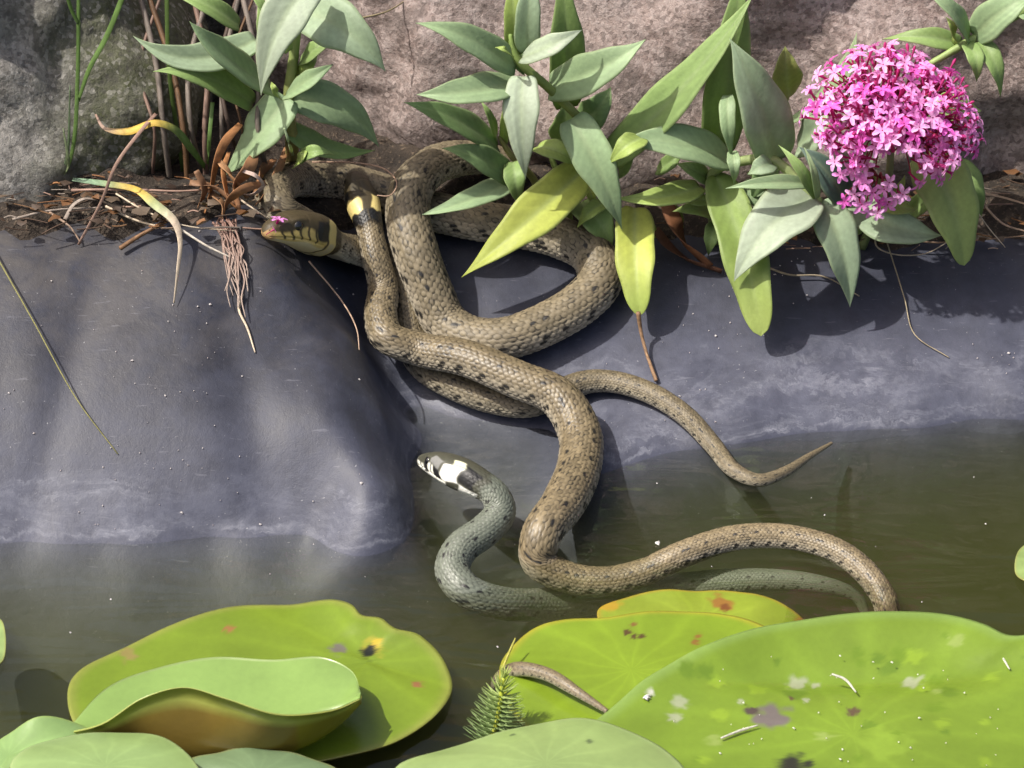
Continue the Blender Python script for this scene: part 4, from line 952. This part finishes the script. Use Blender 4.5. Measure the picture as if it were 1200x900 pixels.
# folded pad: near half lifted so that its brown underside shows
cols = 60
def crv(pts, zs): 
    D = catmull(np.array([list(Z(x, y, z)) for (x, y), z in zip(pts, zs)]), 20)
    s_ = np.linspace(0, length(D), cols); return resample(D, s_)[0]
B_ = crv([(78, 856), (128, 804), (190, 781), (250, 770), (320, 773), (378, 770), (412, 786), (423, 812)], [.018, .020, .021, .021, .021, .022, .022, .023])
R2 = crv([(80, 858), (122, 846), (166, 818), (215, 805), (265, 818), (325, 836), (385, 832), (422, 818)], [.021, .036, .048, .052, .050, .044, .036, .027])
D2 = crv([(84, 862), (122, 876), (170, 893), (230, 905), (300, 900), (355, 884), (398, 852), (422, 824)], [.018, .012, .008, .007, .007, .009, .016, .025])
rows_ = []
for q in np.linspace(0, 1, 41):
    # quadratic through back edge, fold line and front rim
    M2 = B_ * .35 + D2 * .65 + np.array([0, 0, .003])
    if q < .5: t2 = q * 2; rows_.append((1 - t2) ** 2 * B_ + 2 * t2 * (1 - t2) * (B_ * .5 + M2 * .5) + t2 ** 2 * M2)
    else: t2 = q * 2 - 1; rows_.append((1 - t2) ** 2 * M2 + 2 * t2 * (1 - t2) * (D2 * 1.55 - .25 * M2 - .30 * R2) + t2 ** 2 * R2)
Pt = np.array(rows_); nq = len(Pt)
dq = np.gradient(Pt, axis=0); dc = np.gradient(Pt, axis=1); Nn = norm(np.cross(dc, dq)); 
if Nn[3, cols // 2, 2] < 0: Nn = -Nn
bot = Pt - Nn * .0011
ct = np.tile(np.array((.22, .34, .09)), (nq, cols, 1)) * (1 + .05 * np.sin(np.arange(cols) / 3.)[None, :, None]); ct[-2:] = (.34, .42, .12); ct[:1] = (.32, .42, .16)
cu = np.tile(np.array((.24, .165, .035)), (nq, cols, 1)) * (1 + .22 * np.sin(np.arange(cols) / 2.3)[None, :, None] * np.sin(np.arange(nq) / 5.)[:, None, None]); cu[:, -16:] = np.array((.26, .22, .03)); cu[-2:] = (.34, .36, .08)
Vf = np.vstack([Pt.reshape(-1, 3), bot.reshape(-1, 3)]); F1 = gridF(nq, cols); nn = nq * cols
idx = np.arange(nn).reshape(nq, cols); per = np.r_[idx[0], idx[1:, -1], idx[-1, -2::-1], idx[-2:0:-1, 0]]; p2_ = np.roll(per, -1)
Fs = np.c_[per, p2_, p2_ + nn, per + nn]
tag(mk('lily_pad', Vf, np.vstack([F1, F1[:, ::-1] + nn, Fs]), M['pad'], None, np.clip(np.vstack([ct.reshape(-1, 3), cu.reshape(-1, 3)]), 0, 1)), 'folded lily pad showing its brown underside, lying over the broad pad', 'lily pad', 'lily pads on the pond')

# ------------------------------------------------------------------ feathery water plant
sp = empty('water_milfoil', Z(566, 878, .0)); tag(sp, 'small feathery green water plant standing beside the pale domed pad', 'water plant')
st0, st1 = Z(564, 900, -.01), Z(590, 795, .034)
stC = catmull(np.array([st0, st0 * .5 + st1 * .5 + RGT * .002, st1]), 10)
tube('stem', stC[::5], .0012, M['stem'], sp, (.34, .33, .05), (.4, .46, .05))
for i in range(15):
    f = .28 + .72 * i / 14; b = stC[int(f * (len(stC) - 1))]; L_ = .0145 * (1.08 - .62 * f ** 3); NV = []; NF = []; NC = []
    ax = norm(st1 - st0)
    for q in range(11):
        a = 2 * math.pi * (q + .5 * (i % 2)) / 11; h1 = norm(np.cross(ax, [0.3, 1, 0])); h2 = np.cross(ax, h1)
        d = norm(h1 * math.cos(a) + h2 * math.sin(a) + ax * (.35 + 1.6 * max(0, f - .85) / .15)); Cc = np.array([b, b + d * L_ * .55 - ax * .0006, b + d * L_])
        v, ff, _c = tube_geo(Cc, np.array([.00042, .00045, .00012]), 4); o_ = len(NV); NV += [tuple(p) for p in v]; NF += [tuple(int(p) + o_ for p in g) for g in ff]
    mk('leaf_whorl', NV, NF, M['leaf'], sp, (.27 + .16 * f ** 4, .38 + .14 * f ** 4, .15))
tag(tube('straw', [Z(588, 786, .010), Z(597, 764, .014), Z(604, 748, .016)], [.0005, .0006, .0004], M['straw'], None, (.38, .36, .08)), 'thin yellow stalk rising beside the feathery water plant', 'straw', 'dead straws')

# ------------------------------------------------------------------ small debris
def shards(name, spots, mat, col, label, seed):
    V = []; F = []; r = random.Random(seed)
    for p, s in spots:
        o = len(V); p = np.asarray(p)
        for q in range(5):
            a = q * 1.2566 + r.uniform(-.3, .3); d = s * r.uniform(.5, 1.1); V.append((p[0] + d * math.cos(a), p[1] + d * math.sin(a) * 1.0, p[2] + .0003 + r.uniform(0, .0006)))
        V.append((p[0], p[1], p[2] + .0012)); F += [(o + q, o + (q + 1) % 5, o + 5) for q in range(5)]
    o = mk(name, V, F, mat, None, col, smooth=False); tag(o, label, None, None, 'stuff'); return o
rd = random.Random(11); sp_ = []
hubs = [(rd.uniform(0, 1200), rd.uniform(280, 630), rd.uniform(15, 90)) for _ in range(26)]
for i in range(230):
    hx, hy, hw = rd.choice(hubs); x, y = rd.gauss(hx, hw), max(272, min(634, rd.gauss(hy, hw * .6)))
    if (x < 430 and y < 630) or (x > 700 and y < 500): sp_.append((S(x, y, 0.), rd.choice((.0003, .0004, .0005, .0009)) * rd.uniform(.7, 1.3)))
shards('specks', sp_, M['petal'], (.62, .60, .58), 'pale specks scattered on the liner', 1)
sp_ = [(Z(rd.uniform(0, 1200), rd.uniform(560, 760), .0004), rd.uniform(.0003, .0008)) for i in range(26)] + [(Z(771, 637, .0006), .0020), (Z(130, 703, .0005), .0008), (Z(1155, 615, .0005), .0009)]
shards('floating_specks', sp_, M['petal'], (.72, .72, .7), 'pale specks floating on the water', 2)
sp_ = [(Z(rd.uniform(770, 1200), rd.uniform(765, 900), .0135), rd.uniform(.0003, .0009)) for i in range(46)]
shards('pad_specks', sp_, M['petal'], (.70, .72, .66), 'pale specks on the largest lily pad', 3)
for lb, pts in [('curved white fibre on the largest lily pad', [(975, 790), (990, 796), (1003, 811)]), ('straight white fibre beside the dark scrap on the largest pad', [(845, 865), (868, 856), (888, 850)]), ('forked white fibre near the rim of the largest pad', [(1155, 762), (1170, 766), (1183, 784)])]:
    tag(tube('fibre', [Z(x, y, .0150) for x, y in pts], [.0005, .0007, .0004], M['petal'], None, (.62, .64, .55)), lb, 'fibre')
ftf = empty('feather', Z(762, 815, .0145)); tag(ftf, 'tiny white down feather where the largest pad overlaps the bright green one', 'feather')
for i in range(9):
    a = -.5 + .25 * i * rr.uniform(.6, 1.4); l_ = rr.uniform(.3, .9); tube('barb', [Z(754, 818, .0146), Z(754 + 9 * l_ * math.cos(a), 816 + 6 * l_ * math.sin(a), .0160), Z(754 + 19 * l_ * math.cos(a + .3), 815 + 9 * l_ * math.sin(a + .4), .0150)], [.0004, .0004, .00015], M['petal'], ftf, (.75, .77, .75), seg=4, n=3)
# magenta petals fallen on the dark headed snake
for lb, (x, y, l), s, rz in [('shrivelled magenta petal stuck to the dark snake snout', (326, 257, .032), 2.2, .3), ('magenta petal hanging by the snake mouth', (321, 269, .029), 1.4, 1.2), ('magenta petals on the neck beside the dark snake head', (376, 257, .026), 1.6, .8), ('small magenta petal behind the dark snake head', (387, 261, .026), 1.4, 2.)]:
    p = S(x, y, l); o = bpy.data.objects.new('fallen_petal', variants[0]); COL.objects.link(o); o.location = Vector(p); o.rotation_euler = (rz * .6, .8 * rz, rz); o.scale = (s * .5, s * .28, s * .5)
    tag(o, lb, 'petal')

# short dead fragments on the soil
LV = []; LF = []; LC = []
for i in range(170):
    x, y = (rd.uniform(0, 350), rd.uniform(205, 268)) if i % 2 else (rd.uniform(740, 1230), rd.uniform(195, 292))
    p = S(x, y, .010 + .004 * rd.random()); a = rd.gauss(0, .7); L_ = rd.uniform(.004, .022)
    d = np.array([math.cos(a), .5 * math.sin(a), .10 * rd.gauss(0, 1)]); c = np.array(rd.choice([TAN, PNK, BRN, GRY, (.10, .06, .04), ORG])) * rd.uniform(.4, 1.)
    C_ = catmull(np.array([p - d * L_ / 2, p + np.array([0, rd.uniform(-.001, .001), rd.uniform(-.0006, .0010)]), p + d * L_ / 2]), 3)
    v, f, _c = tube_geo(C_, np.full(len(C_), rd.uniform(.0002, .0006)), 4); o_ = len(LV); LV += [tuple(q) for q in v]; LF += [tuple(int(q) + o_ for q in g) for g in f]; LC += [c] * len(v)
for i in range(150):
    x, y = (rd.uniform(0, 350), rd.uniform(200, 262)) if i % 2 else (rd.uniform(740, 1230), rd.uniform(195, 288))
    p = S(x, y, .012 + .004 * rd.random()); a = rd.uniform(0, 6.28); w_ = rd.uniform(.0012, .0042); o_ = len(LV); c = np.array(rd.choice([BRN, (.10, .06, .04), ORG, (.16, .11, .08), (.22, .16, .11)])) * rd.uniform(.25, .6)
    for q in range(6): LV.append(tuple(p + np.array([math.cos(a + q * 1.05) * w_ * rd.uniform(.7, 1.5), math.sin(a + q * 1.05) * w_ * rd.uniform(.5, 1.), rd.uniform(-.0008, .0025)]))); LC.append(c * rd.uniform(.8, 1.2))
    LF += [(o_, o_ + 1, o_ + 2), (o_, o_ + 2, o_ + 3), (o_, o_ + 3, o_ + 4), (o_, o_ + 4, o_ + 5)]
tag(mk('litter', LV, LF, M['straw'], None, np.array(LC)), 'short dead plant fragments strewn on the soil', None, None, 'stuff')
